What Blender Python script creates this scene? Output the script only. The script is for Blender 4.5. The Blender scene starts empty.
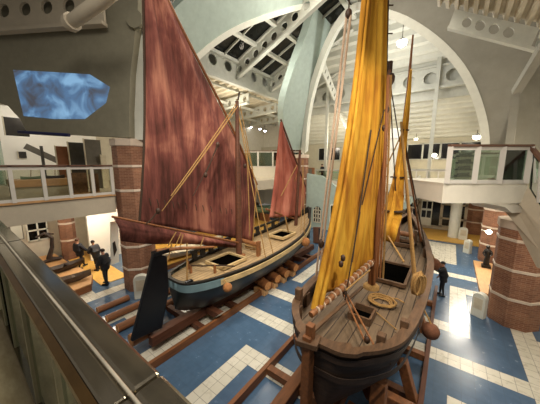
import bpy, bmesh, random
from math import *
from mathutils import Vector, Matrix, noise
random.seed(7)
S = bpy.context.scene
COL = S.collection
PI = pi
# ------------------------------------------------------------------ camera
F = 242.0; HZ = 164.5; VA = 453.0; CH = 6.0
pitch = atan((202 - HZ) / F); yaw = atan((VA - 270) / hypot(F, 202 - HZ))
FW = Vector((-sin(yaw) * cos(pitch), cos(yaw) * cos(pitch), -sin(pitch)))
RT = Vector((cos(yaw), sin(yaw), 0)); UP = RT.cross(FW)
C0 = Vector((0, 0, CH))
cam = bpy.data.cameras.new('camera'); camo = bpy.data.objects.new('camera', cam); COL.objects.link(camo)
camo.location = C0; camo.rotation_euler = (PI / 2 - pitch, 0, yaw)
cam.sensor_fit = 'HORIZONTAL'; cam.sensor_width = 36; cam.lens = F / 540 * 36
cam.clip_start = .05; cam.clip_end = 200
S.camera = camo
def P(px, py, n, d):                      # survey: sight line through a photo point met with the plane n.p = d
    r = FW + RT * ((px - 270) / F) - UP * ((py - 202) / F)
    n = Vector(n); return C0 + r * ((d - n.dot(C0)) / n.dot(r))
def PX(px, py, x): return P(px, py, (1, 0, 0), x)
def PY(px, py, y): return P(px, py, (0, 1, 0), y)
def PZ(px, py, z): return P(px, py, (0, 0, 1), z)
NF = Vector((-sin(yaw), cos(yaw), 0))
def PD(px, py, d): return P(px, py, NF, d)
# ------------------------------------------------------------------ mesh builder
ORG = {}
class MB:
    def __init__(s): s.v = []; s.f = []; s.m = []; s.mi = 0
    def add(s, vs, fs):
        o = len(s.v); s.v += [Vector(v) for v in vs]; s.f += [[o + i for i in f] for f in fs]; s.m += [s.mi] * len(fs); return s
    def box(s, x0, x1, y0, y1, z0, z1):
        return s.add([(x, y, z) for z in (z0, z1) for y in (y0, y1) for x in (x0, x1)],
                     [(0, 2, 3, 1), (4, 5, 7, 6), (0, 1, 5, 4), (2, 6, 7, 3), (0, 4, 6, 2), (1, 3, 7, 5)])
    def obox(s, c, ax, ay, az):           # centre and three half axes
        c, ax, ay, az = map(Vector, (c, ax, ay, az))
        return s.add([c + ax * i + ay * j + az * k for k in (-1, 1) for j in (-1, 1) for i in (-1, 1)],
                     [(0, 2, 3, 1), (4, 5, 7, 6), (0, 1, 5, 4), (2, 6, 7, 3), (0, 4, 6, 2), (1, 3, 7, 5)])
    def beam(s, a, b, w, h, up=(0, 0, 1)):
        a, b = Vector(a), Vector(b); d = (b - a).normalized(); u = Vector(up)
        if abs(d.dot(u)) > .99: u = Vector((0, 1, 0))
        sd = d.cross(u).normalized(); u = sd.cross(d)
        return s.obox((a + b) / 2, sd * w / 2, (b - a) / 2, u * h / 2)
    def tube(s, pts, r, n=8, cap=True):
        pts = [Vector(p) for p in pts]; N = len(pts)
        rs = r if isinstance(r, (list, tuple)) else [r] * N
        vs = []; u = None
        for i, p in enumerate(pts):
            d = (pts[min(i + 1, N - 1)] - pts[max(i - 1, 0)]).normalized()
            if u is None: u = d.orthogonal().normalized()
            u = (u - d * u.dot(d)); u = u.normalized() if u.length > 1e-6 else d.orthogonal().normalized()
            w = d.cross(u)
            vs += [p + (u * cos(2 * PI * k / n) + w * sin(2 * PI * k / n)) * rs[i] for k in range(n)]
        fs = [(i * n + k, i * n + (k + 1) % n, (i + 1) * n + (k + 1) % n, (i + 1) * n + k) for i in range(N - 1) for k in range(n)]
        if cap: fs += [tuple(range(n - 1, -1, -1)), tuple((N - 1) * n + k for k in range(n))]
        return s.add(vs, fs)
    def lathe(s, prof, c, n=16, axis=(0, 0, 1), ph=0):
        ax = Vector(axis).normalized(); u = ax.orthogonal().normalized() if abs(ax.z) < .99 else Vector((1, 0, 0)); w = ax.cross(u); c = Vector(c)
        vs = [c + ax * z + (u * cos(2 * PI * k / n + ph) + w * sin(2 * PI * k / n + ph)) * r for r, z in prof for k in range(n)]
        N = len(prof)
        fs = [(i * n + k, i * n + (k + 1) % n, (i + 1) * n + (k + 1) % n, (i + 1) * n + k) for i in range(N - 1) for k in range(n)]
        fs += [tuple(range(n - 1, -1, -1)), tuple((N - 1) * n + k for k in range(n))]
        return s.add(vs, fs)
    def sphere(s, c, r, n=12, sq=1.0):
        m = n // 2 + 1
        return s.lathe([(max(r * sin(PI * i / m), .001), -r * sq * cos(PI * i / m)) for i in range(m + 1)], c, n)
    def prism(s, poly, off):
        n = len(poly); poly = [Vector(p) for p in poly]; off = Vector(off)
        return s.add(poly + [p + off for p in poly], [tuple(range(n)), tuple(range(2 * n - 1, n - 1, -1))] +
                     [(i, (i + 1) % n + 0, (i + 1) % n + n, i + n) for i in range(n)])
    def strip(s, A, B, off):              # band between two polylines, with thickness
        off = Vector(off); A = [Vector(a) for a in A]; B = [Vector(b) for b in B]; n = len(A)
        vs = A + B + [a + off for a in A] + [b + off for b in B]; fs = []
        for i in range(n - 1):
            fs += [(i, i + 1, n + i + 1, n + i), (2 * n + i + 1, 2 * n + i, 3 * n + i, 3 * n + i + 1),
                   (i + 1, i, 2 * n + i, 2 * n + i + 1), (n + i, n + i + 1, 3 * n + i + 1, 3 * n + i)]
        fs += [(0, n, 3 * n, 2 * n), (n - 1, 3 * n - 1, 4 * n - 1, 2 * n - 1)]
        return s.add(vs, fs)
    def grid(s, fn, nu, nv):
        vs = [fn(i / nu, j / nv) for j in range(nv + 1) for i in range(nu + 1)]
        w = nu + 1
        return s.add(vs, [(j * w + i, j * w + i + 1, (j + 1) * w + i + 1, (j + 1) * w + i) for j in range(nv) for i in range(nu)])
    def holed(s, a, b, hgt, th, nh, fr=.62, n=14, up=(0, 0, 1), d=None):
        """flat girder web from a to b with nh round holes through it"""
        a, b = Vector(a), Vector(b); L = (b - a) / nh; u = Vector(up).normalized()
        th = Vector(d) if d else L.cross(u).normalized() * th
        r = min(hgt, L.length) * fr / 2; ld = L.normalized()
        for k in range(nh):
            c = a + L * (k + .5) + u * hgt / 2
            ring = []; outr = []
            for q in range(n):
                t = 2 * PI * (q + .5) / n; cx, sx = cos(t), sin(t)
                ring.append(c + (ld * cx + u * sx) * r)
                m = min((L.length / 2) / max(abs(cx), 1e-6), (hgt / 2) / max(abs(sx), 1e-6))
                outr.append(c + (ld * cx + u * sx) * m)
            for cs in ((-1, -1), (1, -1), (1, 1), (-1, 1)):    # true corners
                cp = c + ld * cs[0] * L.length / 2 + u * cs[1] * hgt / 2
                q = min(range(n), key=lambda i: (outr[i] - cp).length); outr[q] = cp
            vs = ring + outr + [p + th for p in ring] + [p + th for p in outr]; fs = []
            for q in range(n):
                z = (q + 1) % n
                fs += [(q, z, n + z, n + q), (2 * n + z, 2 * n + q, 3 * n + q, 3 * n + z), (z, q, 2 * n + q, 2 * n + z), (n + q, n + z, 3 * n + z, 3 * n + q)]
            s.add(vs, fs)
        return s
    def build(s, name, mats, parent=None, smooth=False, bevel=0, fix=True):
        o0 = ORG.get(parent.name, Vector((0, 0, 0))) if parent else Vector((0, 0, 0))
        me = bpy.data.meshes.new(name); me.from_pydata([v - o0 for v in s.v], [], s.f)
        mats = mats if isinstance(mats, (list, tuple)) else [mats]
        for m in mats: me.materials.append(m)
        if len(mats) > 1: me.polygons.foreach_set('material_index', s.m)
        if fix:
            bm = bmesh.new(); bm.from_mesh(me); bmesh.ops.recalc_face_normals(bm, faces=bm.faces); bm.to_mesh(me); bm.free()
        if smooth:
            me.polygons.foreach_set('use_smooth', [True] * len(me.polygons))
            me.set_sharp_from_angle(angle=radians(smooth if smooth > 1 else 50))
        o = bpy.data.objects.new(name, me); COL.objects.link(o)
        if parent: o.parent = parent; ORG[o.name] = o0
        if bevel:
            b = o.modifiers.new('bevel', 'BEVEL'); b.width = bevel; b.segments = 2; b.limit_method = 'ANGLE'
        return o
def tag(o, label, cat, group=None, kind=None):
    o['label'] = label; o['category'] = cat
    if group: o['group'] = group
    if kind: o['kind'] = kind
    return o
def thing(name, label, cat, loc, group=None):
    o = bpy.data.objects.new(name, None); COL.objects.link(o); o.location = loc; o.empty_display_size = .2
    ORG[o.name] = Vector(loc); return tag(o, label, cat, group)
def single(mb, name, mat, label, cat, group=None, **k):
    return tag(mb.build(name, mat, None, **k), label, cat, group)
def struct(mb, name, mat, label=None, **k):
    o = mb.build(name, mat, None, **k); o['kind'] = 'structure'
    if label: o['label'] = label
    return o
def dup(root, loc, rz, label, group=None):
    r = root.copy(); COL.objects.link(r); r.location = loc; r.rotation_euler = (0, 0, rz); r['label'] = label
    if group: r['group'] = group
    for ch in list(root.children):
        c = ch.copy(); COL.objects.link(c); c.parent = r
        for g in list(ch.children):
            e = g.copy(); COL.objects.link(e); e.parent = c
    return r
# ------------------------------------------------------------------ materials
def lin(c):
    if isinstance(c, str): c = [int(c[i:i + 2], 16) / 255 for i in (0, 2, 4)]
    return tuple(x / 12.92 if x <= .04045 else ((x + .055) / 1.055) ** 2.4 for x in c) + (1,)
MATS = {}
def mat(name, col, rough=.6, metal=0, var=.25, scale=3.0, stretch=(1, 1, 1), bump=0, detail=6, col2=None, emit=None, es=1, coat=0, spec=.5, rvar=0):
    if name in MATS: return MATS[name]
    m = bpy.data.materials.new(name); m.use_nodes = True; nt = m.node_tree; N = nt.nodes; Lk = nt.links
    b = N['Principled BSDF']; b.inputs['Roughness'].default_value = rough; b.inputs['Metallic'].default_value = metal
    b.inputs['Coat Weight'].default_value = coat; b.inputs['Specular IOR Level'].default_value = spec
    tc = N.new('ShaderNodeTexCoord'); mp = N.new('ShaderNodeMapping'); mp.inputs['Scale'].default_value = [scale * s for s in stretch]
    Lk.new(tc.outputs['Object'], mp.inputs['Vector'])
    nz = N.new('ShaderNodeTexNoise'); nz.inputs['Scale'].default_value = 1; nz.inputs['Detail'].default_value = detail; nz.inputs['Roughness'].default_value = .65
    Lk.new(mp.outputs['Vector'], nz.inputs['Vector'])
    rp = N.new('ShaderNodeValToRGB'); c = lin(col)
    c2 = lin(col2) if col2 else tuple(min(1, x * (1 + var)) for x in c[:3]) + (1,)
    c1 = c if col2 else tuple(x * (1 - var) for x in c[:3]) + (1,)
    rp.color_ramp.elements[0].position = .32; rp.color_ramp.elements[1].position = .68
    rp.color_ramp.elements[0].color = c1; rp.color_ramp.elements[1].color = c2
    Lk.new(nz.outputs['Fac'], rp.inputs['Fac']); Lk.new(rp.outputs['Color'], b.inputs['Base Color'])
    if rvar:
        mr = N.new('ShaderNodeMapRange'); mr.inputs['To Min'].default_value = rough - rvar; mr.inputs['To Max'].default_value = rough + rvar
        Lk.new(nz.outputs['Fac'], mr.inputs['Value']); Lk.new(mr.outputs['Result'], b.inputs['Roughness'])
    if bump:
        bp = N.new('ShaderNodeBump'); bp.inputs['Strength'].default_value = bump; bp.inputs['Distance'].default_value = .02
        Lk.new(nz.outputs['Fac'], bp.inputs['Height']); Lk.new(bp.outputs['Normal'], b.inputs['Normal'])
    if emit: b.inputs['Emission Color'].default_value = lin(emit); b.inputs['Emission Strength'].default_value = es
    MATS[name] = m; return m
def glass(name, tint, alpha):
    m = bpy.data.materials.new(name); m.use_nodes = True; nt = m.node_tree; N = nt.nodes; Lk = nt.links
    for n in list(N): N.remove(n)
    o = N.new('ShaderNodeOutputMaterial'); mx = N.new('ShaderNodeMixShader'); t = N.new('ShaderNodeBsdfTransparent'); g = N.new('ShaderNodeBsdfGlossy')
    fr = N.new('ShaderNodeFresnel'); fr.inputs['IOR'].default_value = 1.45
    t.inputs['Color'].default_value = lin(tint); g.inputs['Roughness'].default_value = .03; g.inputs['Color'].default_value = (.9, .95, .93, 1)
    ad = N.new('ShaderNodeMath'); ad.operation = 'ADD'; ad.inputs[1].default_value = alpha; Lk.new(fr.outputs[0], ad.inputs[0])
    Lk.new(ad.outputs[0], mx.inputs[0]); Lk.new(t.outputs[0], mx.inputs[1]); Lk.new(g.outputs[0], mx.inputs[2]); Lk.new(mx.outputs[0], o.inputs[0])
    return m
TS = .3035
def tile_mat(name, c1, c2, grout, rough):
    m = bpy.data.materials.new(name); m.use_nodes = True; nt = m.node_tree; N = nt.nodes; Lk = nt.links
    b = N['Principled BSDF']; b.inputs['Roughness'].default_value = rough; b.inputs['Specular IOR Level'].default_value = .55
    tc = N.new('ShaderNodeTexCoord'); mp = N.new('ShaderNodeMapping'); mp.inputs['Location'].default_value = (-2.25, -9.04, 0)
    br = N.new('ShaderNodeTexBrick'); br.offset = 0; br.squash = 1
    for k, v in (('Scale', 1), ('Mortar Size', .007), ('Brick Width', TS), ('Row Height', TS), ('Bias', 0), ('Mortar Smooth', .2)): br.inputs[k].default_value = v
    br.inputs['Color1'].default_value = lin(c1); br.inputs['Color2'].default_value = lin(c2); br.inputs['Mortar'].default_value = lin(grout)
    Lk.new(tc.outputs['Object'], mp.inputs['Vector']); Lk.new(mp.outputs['Vector'], br.inputs['Vector'])
    nz = N.new('ShaderNodeTexNoise'); nz.inputs['Scale'].default_value = 5; nz.inputs['Detail'].default_value = 8; Lk.new(tc.outputs['Object'], nz.inputs['Vector'])
    mx = N.new('ShaderNodeMix'); mx.data_type = 'RGBA'; mx.blend_type = 'SOFT_LIGHT'; mx.inputs[0].default_value = .25
    Lk.new(br.outputs['Color'], mx.inputs[6]); Lk.new(nz.outputs['Fac'], mx.inputs[7]); Lk.new(mx.outputs[2], b.inputs['Base Color'])
    mr = N.new('ShaderNodeMapRange'); mr.inputs['To Min'].default_value = rough - .08; mr.inputs['To Max'].default_value = rough + .12
    Lk.new(nz.outputs['Fac'], mr.inputs['Value']); Lk.new(mr.outputs['Result'], b.inputs['Roughness'])
    return m
def brick_mat():
    m = bpy.data.materials.new('brick'); m.use_nodes = True; nt = m.node_tree; N = nt.nodes; Lk = nt.links
    b = N['Principled BSDF']; b.inputs['Roughness'].default_value = .8
    tc = N.new('ShaderNodeTexCoord'); sp = N.new('ShaderNodeSeparateXYZ'); Lk.new(tc.outputs['Object'], sp.inputs[0])
    at = N.new('ShaderNodeMath'); at.operation = 'ARCTAN2'; Lk.new(sp.outputs['Y'], at.inputs[0]); Lk.new(sp.outputs['X'], at.inputs[1])
    ml = N.new('ShaderNodeMath'); ml.operation = 'MULTIPLY'; ml.inputs[1].default_value = .75; Lk.new(at.outputs[0], ml.inputs[0])
    cb = N.new('ShaderNodeCombineXYZ'); Lk.new(ml.outputs[0], cb.inputs[0]); Lk.new(sp.outputs['Z'], cb.inputs[1])
    br = N.new('ShaderNodeTexBrick')
    for k, v in (('Scale', 1), ('Mortar Size', .008), ('Brick Width', .24), ('Row Height', .07), ('Bias', -.2), ('Mortar Smooth', .3)): br.inputs[k].default_value = v
    br.inputs['Color1'].default_value = lin('84563f'); br.inputs['Color2'].default_value = lin('9c6d50'); br.inputs['Mortar'].default_value = lin('a08068')
    Lk.new(cb.outputs[0], br.inputs['Vector'])
    nz = N.new('ShaderNodeTexNoise'); nz.inputs['Scale'].default_value = 2.5; nz.inputs['Detail'].default_value = 6; Lk.new(tc.outputs['Object'], nz.inputs['Vector'])
    mx = N.new('ShaderNodeMix'); mx.data_type = 'RGBA'; mx.blend_type = 'OVERLAY'; mx.inputs[0].default_value = .5
    Lk.new(br.outputs['Color'], mx.inputs[6]); Lk.new(nz.outputs['Fac'], mx.inputs[7]); Lk.new(mx.outputs[2], b.inputs['Base Color'])
    bp = N.new('ShaderNodeBump'); bp.inputs['Strength'].default_value = .4; bp.inputs['Distance'].default_value = .01
    Lk.new(br.outputs['Fac'], bp.inputs['Height']); bp.invert = True; Lk.new(bp.outputs['Normal'], b.inputs['Normal'])
    return m
def plank_mat(name, c1, c2, gap, width, axis_scale=(1, 1, 1), rot=0, rough=.7):
    """ship deck boards running along object Y"""
    m = bpy.data.materials.new(name); m.use_nodes = True; nt = m.node_tree; N = nt.nodes; Lk = nt.links
    b = N['Principled BSDF']; b.inputs['Roughness'].default_value = rough
    tc = N.new('ShaderNodeTexCoord'); mp = N.new('ShaderNodeMapping'); mp.inputs['Rotation'].default_value = (0, 0, PI / 2 + rot)
    Lk.new(tc.outputs['Object'], mp.inputs['Vector'])
    br = N.new('ShaderNodeTexBrick'); br.offset = .37
    for k, v in (('Scale', 1), ('Mortar Size', .012), ('Brick Width', 3.4), ('Row Height', width), ('Bias', 0), ('Mortar Smooth', .3)): br.inputs[k].default_value = v
    br.inputs['Color1'].default_value = lin(c1); br.inputs['Color2'].default_value = lin(c2); br.inputs['Mortar'].default_value = lin(gap)
    Lk.new(mp.outputs['Vector'], br.inputs['Vector'])
    m2 = N.new('ShaderNodeMapping'); m2.inputs['Scale'].default_value = (9, 1.2, 4); Lk.new(tc.outputs['Object'], m2.inputs['Vector'])
    nz = N.new('ShaderNodeTexNoise'); nz.inputs['Scale'].default_value = 1.6; nz.inputs['Detail'].default_value = 9; nz.inputs['Roughness'].default_value = .7; Lk.new(m2.outputs['Vector'], nz.inputs['Vector'])
    mx = N.new('ShaderNodeMix'); mx.data_type = 'RGBA'; mx.blend_type = 'OVERLAY'; mx.inputs[0].default_value = .8
    Lk.new(br.outputs['Color'], mx.inputs[6]); Lk.new(nz.outputs['Fac'], mx.inputs[7]); Lk.new(mx.outputs[2], b.inputs['Base Color'])
    bp = N.new('ShaderNodeBump'); bp.inputs['Strength'].default_value = .5; bp.inputs['Distance'].default_value = .01
    Lk.new(br.outputs['Fac'], bp.inputs['Height']); bp.invert = True; Lk.new(bp.outputs['Normal'], b.inputs['Normal'])
    return m
def sail_mat(name, dark, mid, light, streak):
    m = bpy.data.materials.new(name); m.use_nodes = True; nt = m.node_tree; N = nt.nodes; Lk = nt.links
    b = N['Principled BSDF']; b.inputs['Roughness'].default_value = .85; b.inputs['Specular IOR Level'].default_value = .15
    tc = N.new('ShaderNodeTexCoord')
    m1 = N.new('ShaderNodeMapping'); m1.inputs['Scale'].default_value = streak; Lk.new(tc.outputs['Object'], m1.inputs['Vector'])
    n1 = N.new('ShaderNodeTexNoise'); n1.inputs['Scale'].default_value = 1; n1.inputs['Detail'].default_value = 8; n1.inputs['Roughness'].default_value = .7; Lk.new(m1.outputs['Vector'], n1.inputs['Vector'])
    n2 = N.new('ShaderNodeTexNoise'); n2.inputs['Scale'].default_value = .55; n2.inputs['Detail'].default_value = 3; n2.inputs['Distortion'].default_value = .6; Lk.new(tc.outputs['Object'], n2.inputs['Vector'])
    ad = N.new('ShaderNodeMath'); ad.operation = 'ADD'; Lk.new(n1.outputs['Fac'], ad.inputs[0]); Lk.new(n2.outputs['Fac'], ad.inputs[1])
    hf = N.new('ShaderNodeMath'); hf.operation = 'MULTIPLY'; hf.inputs[1].default_value = .5; Lk.new(ad.outputs[0], hf.inputs[0])
    rp = N.new('ShaderNodeValToRGB'); e = rp.color_ramp.elements; e[0].position = .39; e[1].position = .62
    e[0].color = lin(dark); e[1].color = lin(light); k = e.new(.5); k.color = lin(mid)
    Lk.new(hf.outputs[0], rp.inputs['Fac']); Lk.new(rp.outputs['Color'], b.inputs['Base Color'])
    # sewn cloth seams: narrow vertical panels
    return m
M_blue = tile_mat('blue_tile', '49627c', '4f6882', '4b6076', .22)
M_white = tile_mat('white_tile', 'd9d4c4', 'cfcab9', '8f8a7c', .27)
M_brick = brick_mat()
M_stone = mat('band_stone', 'd8c6b2', .7, var=.1)
M_wallw = mat('warm_white_wall', 'd9d2bf', .8, var=.06)
M_wallg = mat('grey_wall', '8f8a76', .85, var=.08)
M_pend = mat('grey_concrete', '8f8c80', .85, var=.08, scale=1.5)
M_teal = mat('pale_teal_paint', 'a9b8ae', .7, var=.08)
M_trim = mat('white_trim', 'dfdfd2', .6, var=.05)
M_girder = mat('grey_white_girder', 'bcbcb0', .6, var=.08)
M_corr = mat('white_corrugated', 'd3d2c4', .6, var=.05)
M_corr2 = mat('tan_corrugated', 'bfb49c', .7, var=.08)
M_night = mat('night_glass', '0c0e0d', .15, var=.1)
M_slab = mat('slab_plaster', 'c4b8a2', .75, var=.05)
M_parapet = mat('white_parapet', 'e4ddcc', .7, var=.04)
M_frame = mat('white_frame', 'd8d2c8', .5, var=.04)
M_rail = mat('dark_handrail', '6a4a3a', .35, var=.15)
M_steel = mat('brushed_steel', '958c7a', .14, metal=.9, var=.15, scale=2, stretch=(1, 6, 1), rvar=.06)
M_brass = mat('bronze_trim', '6e5430', .3, metal=.8, var=.25)
M_tan = mat('tan_plywood', 'c89a68', .6, var=.15, stretch=(4, 1, 4))
M_yel = mat('yellow_plywood', 'd8a850', .5, var=.15, stretch=(1, 4, 4))
M_timber = mat('orange_timber', '80502c', .6, var=.3, scale=2, stretch=(6, .6, 6), bump=.3)
M_timberd = mat('dark_timber', '5a3420', .65, var=.3, scale=2, stretch=(6, .6, 6), bump=.3)
M_endgrain = mat('end_grain', 'c88a50', .7, var=.25, scale=14)
M_mast = mat('mast_wood', '7a4a26', .5, var=.3, scale=3, stretch=(8, 8, .5), bump=.2)
M_spar = mat('spar_wood', '8a5a34', .55, var=.3, scale=3, stretch=(3, 3, 3), bump=.2)
M_rope = mat('rope', '9c7844', .9, var=.35, scale=40, bump=.4)
M_ropep = mat('pale_rope', 'b8a088', .9, var=.25, scale=40, bump=.4)
M_roped = mat('dark_rope', '3a2a1c', .9, var=.3, scale=40)
M_block = mat('block_wood', '3c2616', .6, var=.3, scale=10)
M_redsail = sail_mat('russet_sailcloth', '482a24', '72423a', 'a46e5a', (4.2, 4.2, .4))
M_redsail2 = sail_mat('rose_sailcloth', '84483c', 'a05a4a', 'b87864', (3.0, 3.0, .5))
M_ocsail = sail_mat('ochre_sailcloth', '96601f', 'c08a2c', 'dcab40', (5, 5, .2))
M_hullg = mat('dark_green_hull', '0d1513', .4, var=.3, scale=4, bump=.1)
M_band = mat('blue_grey_band', '6a8288', .5, var=.15, scale=3)
M_strake = mat('pale_strake', 'c2a878', .6, var=.3, scale=4, stretch=(3, .7, 3))
M_bulw = mat('dark_bulwark', '28241e', .55, var=.3, scale=4)
M_hullo = mat('weathered_hull', '34251a', .6, var=.45, scale=3, stretch=(1, .6, 6), bump=.4)
M_gun = mat('weathered_gunwale', '60462f', .65, var=.35, scale=3, stretch=(4, .8, 4), bump=.4)
M_decko = plank_mat('old_deck_planks', '66543f', '735f48', '2a1e16', .24)
M_deckr = plank_mat('tan_deck_planks', 'a0865f', 'aa9069', '6a543a', .16)
M_hollow = mat('hollow_shade', '060504', 1, var=.2, spec=0)
M_black = mat('black_paint', '0b0c10', .35, var=.3)
M_cork = mat('cork_fender', '9a6638', .85, var=.3, scale=12, bump=.5)
M_corkd = mat('dark_cork_fender', '6a4028', .85, var=.3, scale=12, bump=.5)
M_skin = mat('skin', 'c08a6c', .6, var=.08)
M_hair = mat('dark_hair', '1c1410', .7, var=.3, scale=20)
M_coat = mat('black_coat', '14151a', .75, var=.3, scale=8)
M_coat2 = mat('charcoal_coat', '26262c', .75, var=.3, scale=8)
M_trous = mat('dark_trousers', '1a1c22', .8, var=.25, scale=8)
M_green = mat('green_hull_paint', '7d9a84', .5, var=.15)
M_cream = mat('cream_paint', 'd2c8b0', .6, var=.15)
M_panel = mat('dark_panel', '3c3a34', .6, var=.25)
M_lamp = mat('lamp_glow', 'ffffff', .5, emit='fff2d8', es=14)
M_lampw = mat('lamp_glow_white', 'ffffff', .5, emit='f4f6ff', es=9)
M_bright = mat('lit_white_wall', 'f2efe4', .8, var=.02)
M_pane = glass('clear_pane', 'e6efe9', .03)
M_pane2 = glass('green_pane', 'cddad2', .06)
M_panef = glass('rail_pane', 'eeeee4', .02)
M_bronze = mat('dark_statue', '1f1a16', .45, var=.3, scale=6)
M_ironw = mat('rusty_iron', '3a2c24', .6, var=.4, scale=8, bump=.3)
exec_parts = []
# ------------------------------------------------------------------ floor
def in_white(x, y):
    R = [(-7.0, 2.857, 8.43, 9.04), (2.25, 2.857, 5.4, 14.5), (-5.03, -4.42, 9.04, 10.9), (-6.85, -2.3, 6.6, 7.22), (.5, 2.25, 6.6, 7.22),
         (-5.03, -4.42, 1.5, 5.4), (-5.03, -2.0, 4.79, 5.4), (-7.46, -6.85, 2.0, 8.43), (-12.92, -12.31, 0, 5.0), (-16, -12.92, 2.9, 3.5),
         (-2, 1.04, 10.25, 10.86), (.43, 1.04, 10.86, 13.9), (.3, 2.25, 13.9, 14.5), (-2, 2.25, 15.7, 16.3), (-2.4, .75, 17.9, 22.5),
         (-4.42, -2.5, 10.25, 10.86), (-6.2, -5.6, 10.25, 16), (-6.2, -2, 12.1, 12.7), (-10.4, -9.8, 2, 9), (2.857, 7, 11.0, 11.6), (-9.8, -7.46, 3.6, 4.2)]
    return any(a < x < b and c < y < d for a, b, c, d in R)
fl = MB()
for ring, mi in ((0, 0),):
    i0, i1 = int(-23 / TS), int(7 / TS)
    for i in range(i0, i1):
        for j in range(int(-12 / TS), int(23 / TS)):
            x, y = 2.25 + i * TS, 9.04 + j * TS
            if y < -3 or y > 31: continue
            fl.mi = 1 if in_white(x + TS / 2, y + TS / 2) else 0
            fl.add([(x, y, 0), (x + TS, y, 0), (x + TS, y + TS, 0), (x, y + TS, 0)], [(0, 1, 2, 3)])
floor = fl.build('floor', [M_blue, M_white]); floor['kind'] = 'structure'
bm = bmesh.new(); bm.from_mesh(floor.data); bmesh.ops.remove_doubles(bm, verts=bm.verts, dist=.001); bm.to_mesh(floor.data); bm.free()
# ------------------------------------------------------------------ brick columns
def column(c, r, top, bands, cap=True, label=None, name='brick_column'):
    b = MB(); n = 8; ph = PI / 8
    b.lathe([(r, 0), (r, top)], c, n, ph=ph)
    b.mi = 1
    for z in bands: b.lathe([(r + .004, z), (r + .025, z + .01), (r + .025, z + .1), (r + .004, z + .11)], (c[0], c[1], 0), n, ph=ph)
    if cap: b.lathe([(r + .01, top - .3), (r + .05, top - .27), (r + .05, top + .02)], (c[0], c[1], 0), n, ph=ph)
    b.v = [v - Vector((c[0], c[1], 0)) for v in b.v]
    o = b.build(name, [M_brick, M_stone]); o.location = (c[0], c[1], 0); o['kind'] = 'structure'
    if label: o['label'] = label
    return o
BZ = (1.05, 2.15, 3.25, 4.78, 5.87)
column((-12.05, 5.3, 0), .74, 7.1, BZ, True, 'octagonal brick column with pale stone bands beside the left gallery')
column((2.36, 12.55, 0), .76, 3.98, (1.05, 2.15, 3.25), True, 'octagonal brick column with pale stone bands under the right landing')
column((2.5, 20.0, 0), .72, 6.9, (1.05, 2.15, 3.25, 4.6, 5.8), True, 'brick column with pale bands behind the dark statue')
column((-11.7, 20.6, 0), .72, 6.9, (1.05, 2.15, 3.25, 4.6, 5.8), True, 'far brick column seen past the small rose sail')
c = PZ(71, 258, 0); column((c.x, c.y, 0), .42, 3.5, (1.2, 2.3), False, 'dark brick column beside the lit white wall under the left gallery')
c = PZ(469, 233, 0); column((c.x + .3, c.y, 0), .72, 4.2, (1.05, 2.15, 3.25), False, 'small looking far brick column beside the white pillar')
# ------------------------------------------------------------------ great leaning arches
def spline(pts, n):
    pts = [Vector(p) for p in pts]; q = [pts[0] * 2 - pts[1]] + pts + [pts[-1] * 2 - pts[-2]]; out = []
    for i in range(1, len(q) - 2):
        a, b, c, d = q[i - 1:i + 3]
        for k in range(n):
            t = k / n
            out.append(.5 * ((2 * b) + (c - a) * t + (2 * a - 5 * b + 4 * c - d) * t * t + (3 * b - a - 3 * c + d) * t ** 3))
    return out + [pts[-1]]
KL = .4
nL = Vector((1, 0, -KL)); dL = nL.dot(Vector((-12, 5, 6.5))); nFr = Vector((0, 1, KL)); dF = nFr.dot(Vector((-12, 20.7, 6.5)))
def AL(x, y): return P(x, y, nL, dL)
def AF(x, y): return P(x, y, nFr, dF)
offL = nL.normalized() * -.55; offF = nFr.normalized() * .55
inn = spline([AL(*p) for p in [(146, 133), (152, 108), (167, 84), (180, 68), (195, 55), (213, 40), (230, 29), (252, 19), (282, 9), (302, 4), (315, 3)]], 4)
out = spline([AL(*p) for p in [(145, 135), (147, 103), (151, 74), (155, 52), (161, 32), (171, 13), (186, -2), (215, -24), (258, -36), (300, -36), (335, -30)]], 4)
struct(MB().strip(inn, out, offL), 'trim_1', M_teal, 'pale teal leaning arch above the russet sails')
def trimline(L, w, nrm, side):
    r = []
    for i, p in enumerate(L):
        d = (L[min(i + 1, len(L) - 1)] - L[max(i - 1, 0)]).normalized(); r.append(p + d.cross(nrm.normalized()) * w * side)
    return r
def rim(L, w, nrm, off, name, side, m=M_trim):
    B = trimline(L, w, nrm, side); n = nrm.normalized()
    A2 = [p - n * off for p in L]; B2 = [p - n * off for p in B]
    return struct(MB().strip(A2, B2, n * (off * .4 + .6) * (1 if off > 0 else -1)), name, m)
rim(inn, .26, nL, -.06, 'trim_2', 1)
inn2 = spline([AL(*p) for p in [(322, 0), (313, 14), (308, 30), (302, 46), (296, 62), (290, 80), (285, 97), (283, 112), (284, 128), (286, 150)]], 3)
out2 = spline([AL(*p) for p in [(374, -12), (355, 9), (342, 26), (331, 43), (321, 60), (313, 78), (308, 96), (305, 112), (303, 128), (302, 150)]], 3)
struct(MB().strip(inn2, out2, offL), 'trim_3', M_teal, 'pale teal spandrel running down to the far left pillar')
innF = spline([AF(*p) for p in [(301.5, 152), (303, 128), (305, 110), (310, 86), (318, 60), (326, 40), (335, 23), (346, 9), (358, 2)]], 3)
rim(innF, .42, nFr, .1, 'trim_4', -1)
innR = spline([AF(*p) for p in [(358, 2), (370, 3), (385, 8), (407, 16), (430, 30), (449, 46), (465, 65), (477, 87), (485, 110), (489, 130), (490, 150)]], 3)
outR = spline([AF(*p) for p in [(352, -40), (380, -45), (412, -50), (450, -55), (495, -58), (540, -40), (545, 10), (530, 60), (518, 95), (511, 130), (508, 152)]], 3)
struct(MB().strip(innR, outR, offF), 'trim_5', M_pend, 'big grey concrete spandrel above the right landing')
rim(innR, .4, nFr, .1, 'trim_6', -1)
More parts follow.
